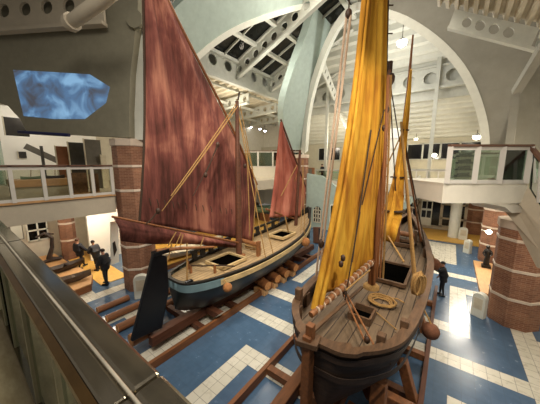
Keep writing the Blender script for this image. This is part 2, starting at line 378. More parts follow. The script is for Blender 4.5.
struct(MB().beam(PD(509, 150, 13), PD(516, 92, 12.4), .32, .3).beam(PD(516, 92, 12.4), PD(548, 40, 10.5), .32, .3), 'trim_7', M_pend, 'pale slanting concrete rib at the upper right')
struct(MB().prism([PD(512, 150, 14), PD(560, 150, 14), PD(575, 70, 14), PD(540, 62, 14), (PD(518, 95, 14))], NF * .3), 'wall_right', M_pend)
# near left spandrel wall carrying the projection, with a rounded pillar edge
wd = Vector((-.86, -.51, 0)).normalized(); wn = Vector((wd.y, -wd.x, 0)); wo = Vector((-12.05, 5.3, 0)) + Vector((.1, -.78, 0)); wdist = wn.dot(wo)
def WL(x, y): return P(x, y, wn, wdist)
struct(MB().prism([WL(-40, 139), WL(-40, 120), WL(-6, 101), WL(8, 106), WL(20, 119), WL(27, 132), WL(120, 137.3), WL(129.5, 137.5), WL(129, 112), WL(130.5, 72), WL(134.7, 36), WL(137, 20), WL(140, -30), WL(-40, -30)][2:], wn * (.35 if wn.y > 0 else -.35)),
       'wall_left', M_wallg, 'dark grey spandrel wall carrying the projected picture')
back = .36 if wn.y > 0 else -.36
struct(MB().prism([WL(128, 139) + wn * back, WL(150, 139) + wn * back, WL(150, 20) + wn * back, WL(136, 20) + wn * back, WL(129, 80) + wn * back], wn * back), 'trim_8', M_trim, 'white pillar face beside the russet sail')
struct(MB().lathe([(.34, -.08), (.34, .08)], WL(137, 21) - wn * back * .3, 14, axis=wn), 'trim_9', M_wallg)
# ------------------------------------------------------------------ roofs
Hm = M_girder
# left aisle: long girder, rafters with round holes, dark skylight between
gl = MB().holed((-14, 7, 12.15), (-14, 26, 12.15), 2.1, .12, 13, .5, d=(-.12, 0, 0)); gl.box(-14.9, -14.8, 6, 27, 11.9, 15.2); gl.beam((-13.95, 7, 12.1), (-13.95, 26, 12.1), .35, .16); gl.beam((-13.95, 7, 14.3), (-13.95, 26, 14.3), .35, .14)  # flat box behind is an added panel hiding background light in the holes
struct(gl, 'trim_10', Hm, 'long holed girder below the left skylight')
for k, y in enumerate((6.2, 10.2, 14.4, 18.7, 23)):
    a = Vector((-13.9, y, 12.55)); b = Vector((-6.6, y, 15.55)); up = Vector((-.38, 0, .92))
    g = MB().holed(a, b, 1.05, .1, 9, .6, up=up, d=(0, .1, 0)); g.beam(a, b, .3, .14, up); g.beam(a + up * 1.05, b + up * 1.05, .3, .12, up)
    struct(g, 'trim_%d' % (11 + k), M_girder, 'holed rafter of the left skylight')
sk = MB()
def RL(u, y): return Vector((-14 + u * 7.4, y, 13.75 + u * 3.05))
sk.add([RL(0, 4), RL(1, 4), RL(1, 27), RL(0, 27)], [(0, 1, 2, 3)])
sk.add([RL(0, 4) + Vector((0, 0, .1)), RL(1, 4) + Vector((0, 0, .1)), RL(1, 27) + Vector((0, 0, .1)), RL(0, 27) + Vector((0, 0, .1))], [(0, 1, 2, 3)])
struct(sk, 'window_1', M_night, 'dark skylight panes over the left aisle')
bars = MB()
for u in (.02, .26, .5, .74, .98): bars.beam(RL(u, 4) - Vector((0, 0, .12)), RL(u, 27) - Vector((0, 0, .12)), .3, .22)
struct(bars, 'trim_16', M_trim, 'white purlins under the left skylight')
bars = MB()
for k in range(17): bars.beam(RL(0, 4.8 + k * 1.36) - Vector((0, 0, .1)), RL(1, 4.8 + k * 1.36) - Vector((0, 0, .1)), .09, .14)
struct(bars, 'trim_17', M_girder, 'thin glazing bars under the left skylight')
# lower flat roof of the left aisle
def corr(fn, n, depth, L=1):
    """corrugated sheet: fn(u, v) -> point, ribs along v"""
    m = MB(); prof = []
    for k in range(n): prof += [(k, 0), (k + .35, 0), (k + .5, 1), (k + .85, 1)]
    prof.append((n, 0)); vs = []; N = len(prof)
    for v in (0, 1):
        for u, d in prof: vs.append(fn(u / n, v) + Vector((0, 0, d * depth)))
    m.add(vs, [(i, i + 1, N + i + 1, N + i) for i in range(N - 1)]); return m
struct(corr(lambda u, v: Vector((-23 + v * 9, 3 + u * 25, 11.6 + v * .5)), 34, .16), 'ceiling_left', M_corr2)
g = MB()
for y in (8, 12, 16, 20, 24): g.holed((-22.5, y, 10.75), (-14.2, y, 11.1), .8, .1, 9, .55, d=(0, .1, 0)); g.beam((-22.5, y, 10.75), (-14.2, y, 11.1), .3, .12)
g.beam((-20, 4, 11.3), (-20, 28, 11.3), .3, .2); g.beam((-17, 4, 11.5), (-17, 28, 11.5), .3, .2)
struct(g, 'trim_18', M_girder, 'holed beams under the flat roof of the left aisle')
# back bay: corrugated deck sloping up to the far arch, cross girder with holes
struct(corr(lambda u, v: Vector((-16 + v * 22, 24.6 - u * 9.2, 13.6 + u * 5.0)), 13, .34), 'ceiling', M_corr)
g = MB().holed((-14.5, 24, 12.0), (4.5, 24, 12.0), 1.5, .12, 13, .62, d=(0, .12, 0)); g.box(-16, 6, 24.5, 24.6, 11.2, 14); g.beam((-14.5, 24, 11.95), (4.5, 24, 11.95), .4, .16); g.beam((-14.5, 24, 13.55), (4.5, 24, 13.55), .3, .12)  # upright box is added to block background glow through the round holes
struct(g, 'trim_19', M_girder, 'white cross girder with round holes in the back bay')
g = MB()
for x in (-10.6, -1.55): g.beam((x, 23.8, 4), (x, 23.8, 14.2), .26, .26, (0, 1, 0))
struct(g, 'trim_20', M_girder, 'slender white posts below the cross girder')
a = PY(317, 58, 20); b = PY(334, 100, 23.6)
g = MB().holed(a, b, .55, .1, 7, .55, up=(.55, 0, .83), d=(0, .1, 0)); g.beam(a, b, .26, .14, (.55, 0, .83)); g.beam(PY(334, 104, 23.6), PY(352, 138, 26), .16, .16)
struct(g, 'trim_21', M_trim, 'white diagonal strut with holes beside the far arch')
struct(corr(lambda u, v: Vector((-16 + v * 22, 24.7 + u * 4.1, 11.3 - u * 3.0)), 9, .2), 'ceiling_back', M_corr)
# right rafter and roof deck
a = PY(448, 28, 14.4); b = PY(530, 49, 14.4); up = Vector((.25, 0, .97))
g = MB().holed(a + (b - a) * .12, b - (b - a) * .2, .72, .1, 4, .7, up=up, d=(0, .1, 0)); g.beam(a, b + (b - a) * .05, .3, .1, up); g.obox(a + (b - a) * .06 + up * .36 + Vector((0, .05, 0)), (b - a) * .06, (0, .05, 0), up * .36); g.obox(b - (b - a) * .1 + up * .36 + Vector((0, .05, 0)), (b - a) * .1, (0, .05, 0), up * .36)
struct(g, 'trim_22', M_girder, 'holed rafter at the upper right')
dx = b - a
struct(corr(lambda u, v: a + dx * (-.25 + u * 1.6) + up * .76 + Vector((0, .2 - v * 5.5, v * .5)), 13, .22), 'ceiling_right', M_corr2)
# beam and tubular strut above the projected picture
a = WL(-30, 40) - wn * back * 1.2; b = WL(113, 30) - wn * back * 1.2
g = MB().holed(a, b, 1.5, .12, 7, .52, d=wn * .1); g.beam(a, b, .3, .12)
struct(g, 'trim_23', M_slab, 'holed beam above the projected picture')
struct(corr(lambda u, v: a + (b - a) * u + Vector((0, 0, 1.55)) - wn * back * v * 14, 9, .2), 'ceiling_front', M_wallg)
struct(MB().tube([PD(72, 22, 8.6), PD(100, 2, 7.8), PD(112, -8, 7.6)], [.2, .2, .2], 10).tube([PD(70, 23.5, 8.65), PD(73, 21, 8.55)], .26, 10), 'trim_24', M_slab, 'pale tubular strut at the upper left', smooth=60)
# ------------------------------------------------------------------ walls
struct(MB().box(-23.3, -23, -3, 30, 0, 12), 'wall_1', M_wallw)
w = MB(); w.box(-23.3, 8, 29.3, 29.6, 0, 12); struct(w, 'wall_back', M_wallw)
struct(MB().box(7.6, 7.9, 8, 30, 0, 12), 'wall_2', M_wallw)
# ------------------------------------------------------------------ galleries and railings
def railing(name, label, posts, z0, z1, pane, hand=M_rail, pw=.11, post_m=M_frame, top=.07, lowrail=True):
    t = thing(name, label, 'railing', Vector((posts[0][0], posts[0][1], z0)))
    pts = [Vector((p[0], p[1], 0)) for p in posts]
    h = MB(); q = MB(); q2 = MB()
    for a, b in zip(pts, pts[1:]):
        e = (b - a).normalized() * .05
        h.beam(a - e + Vector((0, 0, z1)), b + e + Vector((0, 0, z1)), .17, top)
        q.beam(a + Vector((0, 0, z0 + .06)), b + Vector((0, 0, z0 + .06)), .07, .12); q2.beam(a + Vector((0, 0, z1 - .09)), b + Vector((0, 0, z1 - .09)), .07, .1)
    h.build('handrail', hand, t, bevel=.015); q2.build('top_rail', post_m, t)
    if lowrail: q.build('bottom_rail', post_m, t)
    for p in pts: MB().box(p.x - pw / 2, p.x + pw / 2, p.y - pw / 2, p.y + pw / 2, z0, z1 - .03).build('post', post_m, t)
    if pane:
        for a, b in zip(pts, pts[1:]):
            MB().beam(a + Vector((0, 0, (z0 + z1) / 2)), b + Vector((0, 0, (z0 + z1) / 2)), .012, z1 - z0 - .22).build('pane', pane, t)
    return t
GF = 4.69
struct(MB().box(-23, -12, -3, 4.45, 3.88, GF), 'trim_25', M_slab, 'plain plaster edge of the left gallery floor')
struct(MB().box(-12.02, -11.93, -3, 4.47, GF - .06, GF + .02), 'trim_26', M_tan)
struct(MB().box(-23, -12.7, 4.45, 30, 3.9, GF), 'trim_27', M_slab)
railing('gallery_railing', 'white framed glass railing of the left gallery under the projected picture',
        [(-11.97, y) for y in (-1.2, .1)] + [(-11.97, PX(x, 180, -11.97).y) for x in (11, 43.5, 69.5, 92.5, 111.8)], GF, 5.95, M_panef)
# far left raised gallery behind the sails
pf = [PD(x, 151, 25) for x in (232, 243, 258, 273, 288, 303)]
railing('gallery_railing', 'far white glass railing of the upper gallery between the two russet sails', [(p.x, p.y) for p in pf], 5.72, 7.35, M_pane2, pw=.14)
a, b = PD(232, 190, 25), PD(306, 190, 25)
struct(MB().prism([Vector((a.x, a.y, 3.4)), Vector((b.x, b.y, 3.4)), Vector((b.x, b.y, 5.72)), Vector((a.x, a.y, 5.72))], NF * 3.5), 'trim_28', M_parapet, 'white parapet of the upper gallery behind the sails')
# far gallery, centre and right
struct(MB().box(-16, 3.2, 23.2, 29, 3.65, 4.28).box(-16, 3.2, 23.15, 23.3, 3.6, 4.33), 'trim_29', M_parapet, 'floor edge of the far gallery')
g = MB()
for k in range(9): g.box(-2.6 + k * .42, -2.42 + k * .42, 23.1, 23.16, 3.7, 3.86)
struct(g, 'trim_30', M_hollow)  # black blocks paint the dark inside of small slab holes
railing('gallery_railing', 'far pale railing behind the bow of the ochre sail boat', [(x, 23.3) for x in (-3.1, -2.35, -1.6, -.85, -.1, .65)], 4.3, 5.6, None, M_girder, .09, M_frame)
railing('gallery_railing', 'far railing in front of the dark visitor on the upper gallery', [(x, 23.3) for x in (-11.4, -9.9, -8.4, -6.9)], 4.3, 5.5, M_pane, M_girder, .07, M_girder)
# far upper wall with dark windows
struct(MB().box(-24, 8, 28.6, 29, 4.2, 8.5), 'wall_3', mat('tan_wall', 'bcb59e', .85, var=.06))
wn_ = 2
for x0, x1 in ((-13.6, -12.4), (-12.1, -10.9), (-9.4, -8.3), (-7.9, -6.8), (-5.2, -4.0), (-3.8, -2.6), (-2.45, -1.15), (-1.0, .3), (.45, 1.8)):
    o = struct(MB().box(x0, x1, 28.5, 28.6, 6.55, 7.95), 'window_%d' % wn_, M_night)
    f = MB().box(x0 - .07, x1 + .07, 28.44, 28.52, 6.47, 6.55).box(x0 - .07, x1 + .07, 28.44, 28.52, 7.95, 8.03).box(x0 - .07, x0, 28.44, 28.52, 6.47, 8.03).box(x1, x1 + .07, 28.44, 28.52, 6.47, 8.03)
    f.build('window_frame', M_girder, o); wn_ += 1
o = struct(MB().box(-21, -16, 28.45, 28.6, 6.6, 8.0), 'window_%d' % wn_, M_night); wn_ += 1
f = MB()
for k in range(6): f.box(-21 + k, -20.92 + k, 28.4, 28.5, 6.6, 8)
f.build('window_frame', M_girder, o)
# ground floor glazed shop front at the far right
t = struct(MB().box(-5, 2.4, 26.9, 27.1, 3.0, 3.65).box(-5, 2.4, 26.9, 27.1, 0, .35), 'wall_4', M_slab)
t = thing('shop_front', 'tan framed glass shop front with white doors at the far right', 'shop front', (-1.5, 27, 0))
f = MB()
for x in (-4.9, -3.55, -2.3, -.55, .35, 1.2): f.box(x, x + .22, 26.85, 27.0, .3, 3.1)
for z in (.3, 1.05, 2.35, 3.0): f.box(-4.9, -2.1, 26.85, 27.0, z, z + .16); f.box(-.5, 1.4, 26.85, 27, z, z + .16)
f.box(-2.3, -.4, 26.85, 27, 2.95, 3.15); f.build('frame', M_slab, t)
MB().box(-4.9, 1.3, 27.02, 27.06, .3, 3.05).build('pane', M_night, t)
for x in (-4.4, -3.1):
    d = MB().box(x, x + .75, 26.7, 26.78, .9, 2.9).build('window_frame', M_trim, t)
    for zz in (1.0, 1.98):
        for xx in (x + .08, x + .42): MB().box(xx, xx + .26, 26.66, 26.72, zz, zz + .8).build('pane', M_night, d)
d = MB().box(-2.05, -1.15, 26.6, 26.7, .35, 2.9).build('door', M_trim, t)
for zz in (1.1, 1.95):
    for xx in (-1.95, -1.55): MB().box(xx, xx + .32, 26.56, 26.62, zz, zz + .65).build('pane', M_night, d)
g = MB()
for k in range(6): g.box(-4.5 + k * 1.02, -3.9 + k * 1.02, 26.8, 26.9, 3.22, 3.5)
g.build('transom_pane', M_night, t)
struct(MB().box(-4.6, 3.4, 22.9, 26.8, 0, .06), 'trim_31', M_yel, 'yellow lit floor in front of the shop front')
p = PZ(446, 232, 0); struct(MB().lathe([(.38, 0), (.38, 4.3)], (p.x + .5, 24.6, 0), 14), 'trim_32', M_trim, 'round white pillar in front of the shop front', smooth=60)
# stair behind the ochre fore sail
t = thing('staircase', 'white staircase rising to the far gallery behind the ochre fore sail', 'stairs', (-4.6, 22.6, 0))
sa = PY(384, 222, 22.6); sb = PY(419, 188, 22.6)
MB().prism([sa, sb, sb + Vector((0, 0, -.75)), Vector((sa.x, sa.y, max(.02, sa.z - .75)))], (0, .12, 0)).build('stringer', M_teal, t)
MB().beam(sa + Vector((0, 0, 1.0)), sb + Vector((0, 0, 1.0)), .1, .1).build('handrail', M_trim, t)
for k in range(6):
    q = sa.lerp(sb, k / 5); MB().beam(q, q + Vector((0, 0, 1.0)), .07, .07).build('post', M_trim, t)
sm = MB()
for k in range(12):
    q = sa.lerp(sb, k / 12); d = (sb - sa) / 12; sm.box(q.x, q.x + d.x, q.y + .12, q.y + 1.3, q.z + d.z - .06, q.z + d.z)
sm.build('tread', M_slab, t)
struct(MB().box(-6.3, -3.9, 24.6, 24.9, 0, 9.2).box(-6.3, -3.9, 24.5, 24.6, 7.4, 7.55).box(-6.3, -3.9, 24.5, 24.6, 8.3, 8.45), 'wall_5', M_bright, 'pale tall wall between the ochre sails')
# pale teal gable with arched window near the russet boat's bow
q = [PY(298, 172, 20.6), PY(322, 176, 20.6), PY(346, 194, 20.6)]
struct(MB().prism([Vector((q[0].x, 20.6, 0)), Vector((q[2].x + .6, 20.6, 0)), q[2] + Vector((.6, 0, -.4)), q[2], q[1], q[0]], (0, .3, 0)), 'wall_6', M_teal, 'pale teal stair wall behind the russet boat bow')
c = PY(317, 222, 20.55); o = thing('arched_window', 'small arched lattice window in the pale teal wall', 'window', c)
w2, h2 = .36, 1.5
MB().prism([c + Vector((w2 * x, 0, y)) for x, y in [(-1, 0), (1, 0), (1, 1.1)] + [(cos(t * PI / 8), 1.1 + .4 * sin(t * PI / 8)) for t in range(1, 8)] + [(-1, 1.1)]], (0, -.04, 0)).build('pane', M_night, o)
g = MB()
for x in (-1, -.33, .33, 1): g.beam(c + Vector((w2 * x, -.06, 0)), c + Vector((w2 * x, -.06, 1.15 if abs(x) > .9 else 1.45)), .09, .05, (0, 1, 0))
for z in (0, .4, .8, 1.15): g.beam(c + Vector((-w2, -.06, z)), c + Vector((w2, -.06, z)), .05, .09)
g.build('lattice', M_cream, o)
c = PY(336, 214, 20.55); o = thing('display_case', 'glass display case on the pale teal wall', 'display case', c + Vector((0, 0, -.7)))
MB().box(c.x - .5, c.x + .6, 20.3, 20.6, c.z - .8, c.z - .7).box(c.x - .5, c.x + .6, 20.3, 20.6, c.z + .75, c.z + .85).box(c.x - .5, c.x - .42, 20.3, 20.6, c.z - .7, c.z + .75).box(c.x + .52, c.x + .6, 20.3, 20.6, c.z - .7, c.z + .75).build('frame', M_trim, o)
MB().box(c.x - .42, c.x + .52, 20.32, 20.34, c.z - .7, c.z + .75).build('pane', M_pane2, o)
# right landing
L0, L1 = PD(451, 145, 8), PD(531, 147, 8); zt = 6.6; zf = 5.38
pl = [L0.lerp(L1, k) for k in (0, .345, .66, 1)]
struct(MB().prism([Vector((p.x, p.y, 4.72)) for p in (PD(443, 190, 8), PD(527, 190, 8))] + [Vector((p.x, p.y, zf)) for p in (PD(527, 190, 8), PD(443, 190, 8))], NF * 3.2)
       .prism([PD(443, 183, 8.02), PD(500, 184, 8.02), PD(500, 200, 8.02), PD(443, 197, 8.02)], NF * 3)
       .prism([PD(485, 190, 8.06), PD(527, 186, 8.06), PD(531, 212, 8.06), PD(512, 213, 8.06), PD(505, 207, 8.06), PD(485, 203, 8.06)], NF * 1.6), 'trim_33', M_parapet, 'cream stepped edge of the right landing')
railing('landing_railing', 'white framed glass railing of the right landing above the brick column', [(p.x, p.y) for p in pl], zf, zt, M_pane2, pw=.15, top=.08)
d1 = PD(451, 145, 11.2); d2 = PD(520, 150, 11.2)
railing('landing_railing', 'second glass railing at the back of the right landing', [(d1.x, d1.y), ((d1.x + d2.x) / 2, (d1.y + d2.y) / 2), (d2.x, d2.y)], zf, zt - .1, M_pane, pw=.1)
sh = PD(464.5, 160, 10.4); t = thing('display_shelf', 'dark shelf of small exhibits behind the first pane of the right landing', 'shelf', (sh.x, sh.y, zf))
MB().box(sh.x - .3, sh.x + .3, sh.y - .02, sh.y + .02, zf, zf + 1.1).build('back_panel', M_cream, t)
for k in range(4): MB().box(sh.x - .3, sh.x + .3, sh.y - .14, sh.y - .02, zf + .1 + k * .28, zf + .16 + k * .28).tube([(sh.x - .2, sh.y - .09, zf + .21 + k * .28), (sh.x + .22, sh.y - .09, zf + .23 + k * .28)], [.04, .07], 8).build('shelf_row', M_panel, t)
# stair flight running down from the landing towards the right
t = thing('staircase', 'cream stair flight descending from the right landing at the photo edge', 'stairs', (2.3, 11.4, 3.6))
e0, e1 = PD(528, 186, 8), PD(575, 262, 6.4)
MB().prism([e0, e1, e1 - Vector((0, 0, .55)), PD(533, 214, 7.95), PD(520, 205, 8)], NF * .9).build('stringer', M_slab, t)
f0, f1 = PD(531, 147, 8), PD(580, 205, 6.4)
MB().beam(f0, f1, .13, .08).build('handrail', M_rail, t)
for u in (.25, .5, .75): MB().beam(e0.lerp(e1, u), f0.lerp(f1, u), .09, .09, (0, 1, 0)).build('post', M_frame, t)
MB().prism([e0.lerp(e1, .04), e0.lerp(e1, .96), f0.lerp(f1, .96) - Vector((0, 0, .08)), f0.lerp(f1, .04) - Vector((0, 0, .08))], NF * .012).build('pane', M_pane2, t)
struct(MB().prism([PD(520, 222, 8.6), PD(548, 215, 8.6), PD(548, 290, 8.6), PD(536, 262, 8.6)], NF * .4), 'trim_34', M_slab, 'sloping beige underside of the right stair')
# ------------------------------------------------------------------ things on the right floor
def kiosk(name, p, label, w=.55, h=1.0, rz=0):
    t = thing(name, label, 'information stand', p); p = Vector(p)
    pr = [(-w / 2, 0), (w / 2, 0), (w / 2, h * .82)] + [(w / 2 * cos(k * PI / 8), h * .82 + h * .18 * sin(k * PI / 8)) for k in range(1, 8)] + [(-w / 2, h * .82)]
    MB().prism([p + Vector((x, -.13, z)) for x, z in pr], (0, .26, 0)).build('body', M_trim, t, bevel=.015)
    MB().box(p.x - w * .33, p.x + w * .33, p.y - .14, p.y - .128, p.z + h * .35, p.z + h * .8).build('panel', M_cream, t)
    t.rotation_euler = (0, 0, rz); return t
p = PZ(142, 291, 0) * .95; kiosk('information_stand', (p.x, p.y, 0), 'white rounded information stand at the foot of the left brick column', .6, 1.1, 1.0)
kiosk('information_stand', (1.36, 12.1, 0), 'white information stand at the foot of the near right brick column', .42, 1.0, -.5)
p = PZ(467, 253, 0); kiosk('information_stand', (p.x, p.y, 0), 'white information stand by the brick column behind the statue', .4, .95, -.6)
p = PZ(482, 234, .4); kiosk('information_stand', (1.15, 24.2, .06), 'far white information stand in front of the third brick column', .55, 1.0, 0)
# plinth and dark statue
struct(MB().box(1.55, 3.4, 14.2, 18.9, 0, .16), 'trim_35', M_tan, 'low tan plinth between the right columns')
t = thing('statue', 'dark bronze standing statue in front of the second brick column', 'statue', (2.05, 18.0, .16))
MB().box(1.85, 2.25, 17.8, 18.2, .16, .3).build('base', M_bronze, t)
sk_ = lambda pts: [Vector((2.05 + x * .62, 18 + y * .62, .3 + z * .62)) for x, y, z in pts]
MB().tube(sk_([(0, 0, 0), (-.02, 0, .4), (.02, 0, .8), (0, 0, 1.2), (-.02, -.02, 1.5), (-.01, -.02, 1.58)]), [.15, .13, .11, .16, .13, .05], 10).sphere(sk_([(-.03, -.05, 1.74)])[0], .1).tube(sk_([(-.2, 0, 1.4), (-.33, -.15, 1.1), (-.2, -.3, .9)]), [.05, .045, .035], 8).tube(sk_([(.2, 0, 1.4), (.3, -.1, 1.1), (.15, -.25, .95)]), [.05, .045, .035], 8).build('figure', M_bronze, t, smooth=70)
# lamps
def lamp(name, p, label, r, m, drop=.5):
    t = thing(name, label, 'lamp', p); p = Vector(p)
    MB().sphere(p, r, 12, .8).build('bulb', m, t, smooth=80)
    MB().lathe([(r * .5, r * .7), (r * 1.05, r * .35), (r * 1.1, r * .3), (r * .4, r * .95)], p, 14).build('shade', M_girder, t, smooth=60)
    MB().tube([p + Vector((0, 0, r * .8)), p + Vector((0, 0, drop))], .02, 6).build('cable', M_roped, t)
    return t
pA = PY(402, 43, 19.0); lamp('pendant_lamp', pA, 'bright white lamp hanging under the corrugated vault', .3, M_lampw, 1.6)
pB = PY(434, 155, 26.5); lamp('pendant_lamp', pB, 'warm globe lamp on the far upper gallery', .22, M_lamp)
pC = PY(416, 139, 27.5); lamp('pendant_lamp', pC, 'small lamp under the far ceiling near the ochre mast', .15, M_lamp)
pD = PY(477, 137, 24); lamp('pendant_lamp', pD, 'warm lamp just above the right landing railing', .26, M_lamp)
for k, (x, y, lb) in enumerate(((251, 127, 'leftmost of the three small spot lamps behind the russet sails'), (260, 129, 'middle of the three small spot lamps behind the russet sails'), (265, 131, 'right hand of the three small spot lamps behind the russet sails'))):
    lamp('spot_lamp', PY(x, y, 26.0), lb, .16, M_lampw, .8)
pE = PD(489, 232, 13.4)
t = thing('flood_lamp', 'bright wall lamp glowing on the second brick column under the landing', 'lamp', pE)
pW = PD(489, 232, 13.4)
MB().sphere(pW, .13, 12).build('bulb', M_lamp, t, smooth=80); MB().tube([pW + NF * .1, pW + NF * .5], .03, 8).build('arm', M_girder, t)
# ------------------------------------------------------------------ left side: projection, exhibits
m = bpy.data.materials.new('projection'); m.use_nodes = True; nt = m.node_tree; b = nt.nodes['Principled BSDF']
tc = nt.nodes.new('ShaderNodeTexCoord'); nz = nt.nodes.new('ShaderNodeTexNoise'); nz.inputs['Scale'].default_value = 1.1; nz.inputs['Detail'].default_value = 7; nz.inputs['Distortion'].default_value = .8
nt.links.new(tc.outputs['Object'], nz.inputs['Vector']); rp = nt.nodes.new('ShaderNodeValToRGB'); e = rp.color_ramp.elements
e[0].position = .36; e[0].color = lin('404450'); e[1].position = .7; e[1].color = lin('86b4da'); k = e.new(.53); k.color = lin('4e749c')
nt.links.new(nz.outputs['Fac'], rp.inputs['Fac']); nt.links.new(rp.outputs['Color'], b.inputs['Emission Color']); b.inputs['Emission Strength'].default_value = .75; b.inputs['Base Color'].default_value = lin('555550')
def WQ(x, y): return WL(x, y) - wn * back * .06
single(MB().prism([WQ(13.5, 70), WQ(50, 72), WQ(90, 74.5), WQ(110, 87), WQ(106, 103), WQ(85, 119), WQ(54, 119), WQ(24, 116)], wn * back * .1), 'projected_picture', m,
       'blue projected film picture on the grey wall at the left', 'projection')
def WB(x, y): return WL(x, y) - wn * back * .9
tag(MB().tube([WB(27, 133), WB(76, 136)], .07, 8).build('screen_roller', mat('navy_tube', '1c2050', .5)), 'dark blue roller tube below the projection wall', 'roller')
M_red = mat('brown_board', '8a5a3c', .7, var=.15); M_grey = mat('grey_board', '6a665c', .7, var=.12); M_pic = mat('dark_picture', '2a2620', .5, var=.3)
def slab_at(name, x0, x1, y0, y1, X, m, label, cat, th=.1, group=None, foot=True):
    a, b, c = PX(x0, y0, X), PX(x1, y0, X), PX(x0, y1, X)
    t = thing(name, label, cat, Vector((X, (a.y + b.y) / 2, max(c.z, GF if c.z > 4 else 0))))
    z0 = GF + .002 if foot else c.z; t.location.z = z0; ORG[t.name] = Vector(t.location)
    MB().box(X - th, X, a.y, b.y, z0, a.z).build('board', m, t, bevel=.01)
    MB().box(X - th * .9, X + .015, a.y - .04, a.y, z0, a.z + .03).build('edge_strip', M_cream, t)
    return t
slab_at('display_board', 55.5, 68, 146, 171, -16.4, M_red, 'brown display board standing behind the left gallery railing', 'display board')
slab_at('display_board', 68, 83, 142, 157, -16.2, M_panel, 'dark square display board on the left gallery', 'display board')
slab_at('display_board', 84, 100, 139, 171, -15.6, M_grey, 'tall grey display board near the left brick column', 'display board')
slab_at('display_board', 101, 106, 155, 163, -15.4, M_cream, 'small cream sign beside the left brick column', 'sign')
slab_at('wall_picture', 18, 26, 151.5, 158, -19.9, M_pic, 'small dark picture on the white gallery wall', 'picture', .06, foot=False)
slab_at('wall_screen', 3, 27, 116.5, 135, -17.6, M_pic, 'large dark screen left of the projection wall', 'screen', .12, foot=False)
struct(MB().box(-20.3, -20, -2, 6.6, GF, 9.2), 'wall_7', M_bright)
p0, p1 = PX(25, 146, -18), PX(58, 161, -18)
t = thing('slanting_bar', 'grey slanting bar in front of the white gallery wall', 'rail', (-18, p0.y, GF))
MB().beam(p0, p1, .08, .3).build('rail', M_grey, t); q = PX(41, 146, -18); MB().box(-18.05, -17.95, q.y - .06, q.y + .06, GF, q.z).build('post', M_panel, t)  # plain grey slanted bar with one upright
t = thing('showcase', 'glass showcase with pale green back panel on the left gallery', 'showcase', (-14.5, .85, GF))
MB().box(-15, -14, .35, 1.45, GF, GF + .5).build('base', M_cream, t); MB().box(-15, -14, .35, 1.45, GF + 2.2, GF + 2.5).build('top', M_slab, t)
MB().box(-15, -14.97, .35, 1.45, GF + .5, GF + 2.2).build('back_panel', mat('mint_panel', 'cfe0d4', .6), t); MB().box(-14.03, -14, .35, 1.45, GF + .5, GF + 2.2).build('pane', M_pane, t)  # back panel has its own mint colour
t = thing('exhibit_model', 'small dark model inside the glass showcase', 'model', (-14.5, .75, GF + .51)); MB().lathe([(.14, .51), (.2, .6), (.08, .75), (.16, .95), (.05, 1.1)], (-14.5, .75, GF), 10).build('figure', M_pic, t)
t = thing('display_bench', 'low yellow wooden bench behind the left gallery glass', 'bench', (-14.2, 2.6, GF))
MB().box(-14.9, -13.5, 1.5, 3.45, GF + .42, GF + .7).build('top', M_tan, t, bevel=.01); MB().box(-14.8, -13.6, 1.55, 3.4, GF, GF + .42).build('base', M_cream, t)
def model_boat(p, L, m, label, rz):
    t = thing('model_boat', label, 'model boat', p, 'model boats on the left gallery'); p = Vector(p); h = MB(); n = 9; R = []
    for k in range(n):
        u = k / (n - 1); w = .16 * L * sin(PI * min(max(u, .03), .97)) ** .6; y = (u - .5) * L; sh = .06 * L * (2 * u - 1) ** 2
        R += [p + Vector((x * w, y, z + sh * (j != 2))) for j, (x, z) in enumerate(((-1, .16 * L), (-.7, .05 * L), (0, 0), (.7, .05 * L), (1, .16 * L)))]
    h.add(R, [(k * 5 + j, k * 5 + j + 1, k * 5 + j + 6, k * 5 + j + 5) for k in range(n - 1) for j in range(4)] + [(k * 5, k * 5 + 5, k * 5 + 9, k * 5 + 4) for k in range(n - 1)])
    h.build('hull', m, t, smooth=60); MB().tube([p + Vector((0, 0, .1 * L)), p + Vector((0, .05, .75 * L))], .014, 6).build('mast', M_mast, t)
    t.rotation_euler = (0, 0, rz); return t
model_boat((-14.1, 2.15, GF + .7), .62, M_green, 'greenish model boat on the yellow bench', .1)
model_boat((-14.2, 2.95, GF + .7), .7, M_pic, 'dark model boat on the yellow bench nearest the grey board', .1)
for x, y, w_, h_, lb in ((-13.2, 3.55, .55, .95, 'brown carved panel behind the fourth glass pane of the left gallery'), (-13.2, 4.1, .34, .9, 'brown panel beside the end post of the left gallery railing')):
    t = thing('carved_panel', lb, 'panel', (x, y, GF)); MB().box(x - .05, x + .05, y - w_ / 2, y + w_ / 2, GF, GF + h_).build('board', mat('carved_brown', '7a5c42', .7, scale=6, var=.5), t); MB().box(x - .2, x + .2, y - w_ / 2, y + w_ / 2, GF, GF + .06).build('foot', M_tan, t)
# under the gallery
struct(MB().box(-20.7, -20.5, -3, 9, 0, 3.88), 'wall_8', M_wallw)
o = struct(MB().box(-20.52, -20.46, 2.62, 3.5, 1.35, 2.55), 'window_%d' % wn_, M_night); wn_ += 1
g = MB()
for y in (2.56, 3.03, 3.48): g.box(-20.46, -20.4, y, y + .08, 1.28, 2.62)
for z in (1.28, 1.92, 2.55): g.box(-20.46, -20.4, 2.56, 3.56, z, z + .08)
g.build('window_frame', M_trim, o)
o = struct(MB().box(-20.52, -20.46, .9, 1.75, 1.35, 2.55), 'window_%d' % wn_, M_night); wn_ += 1
t = thing('wall_cabinet', 'grey metal box on the white wall under the left gallery', 'cabinet', (-20.3, 2.05, 1.6)); MB().box(-20.48, -20.1, 1.85, 2.4, 1.6, 2.5).build('body', M_grey, t, bevel=.02); MB().box(-20.1, -20.08, 1.9, 2.35, 1.65, 2.45).build('door', M_girder, t)
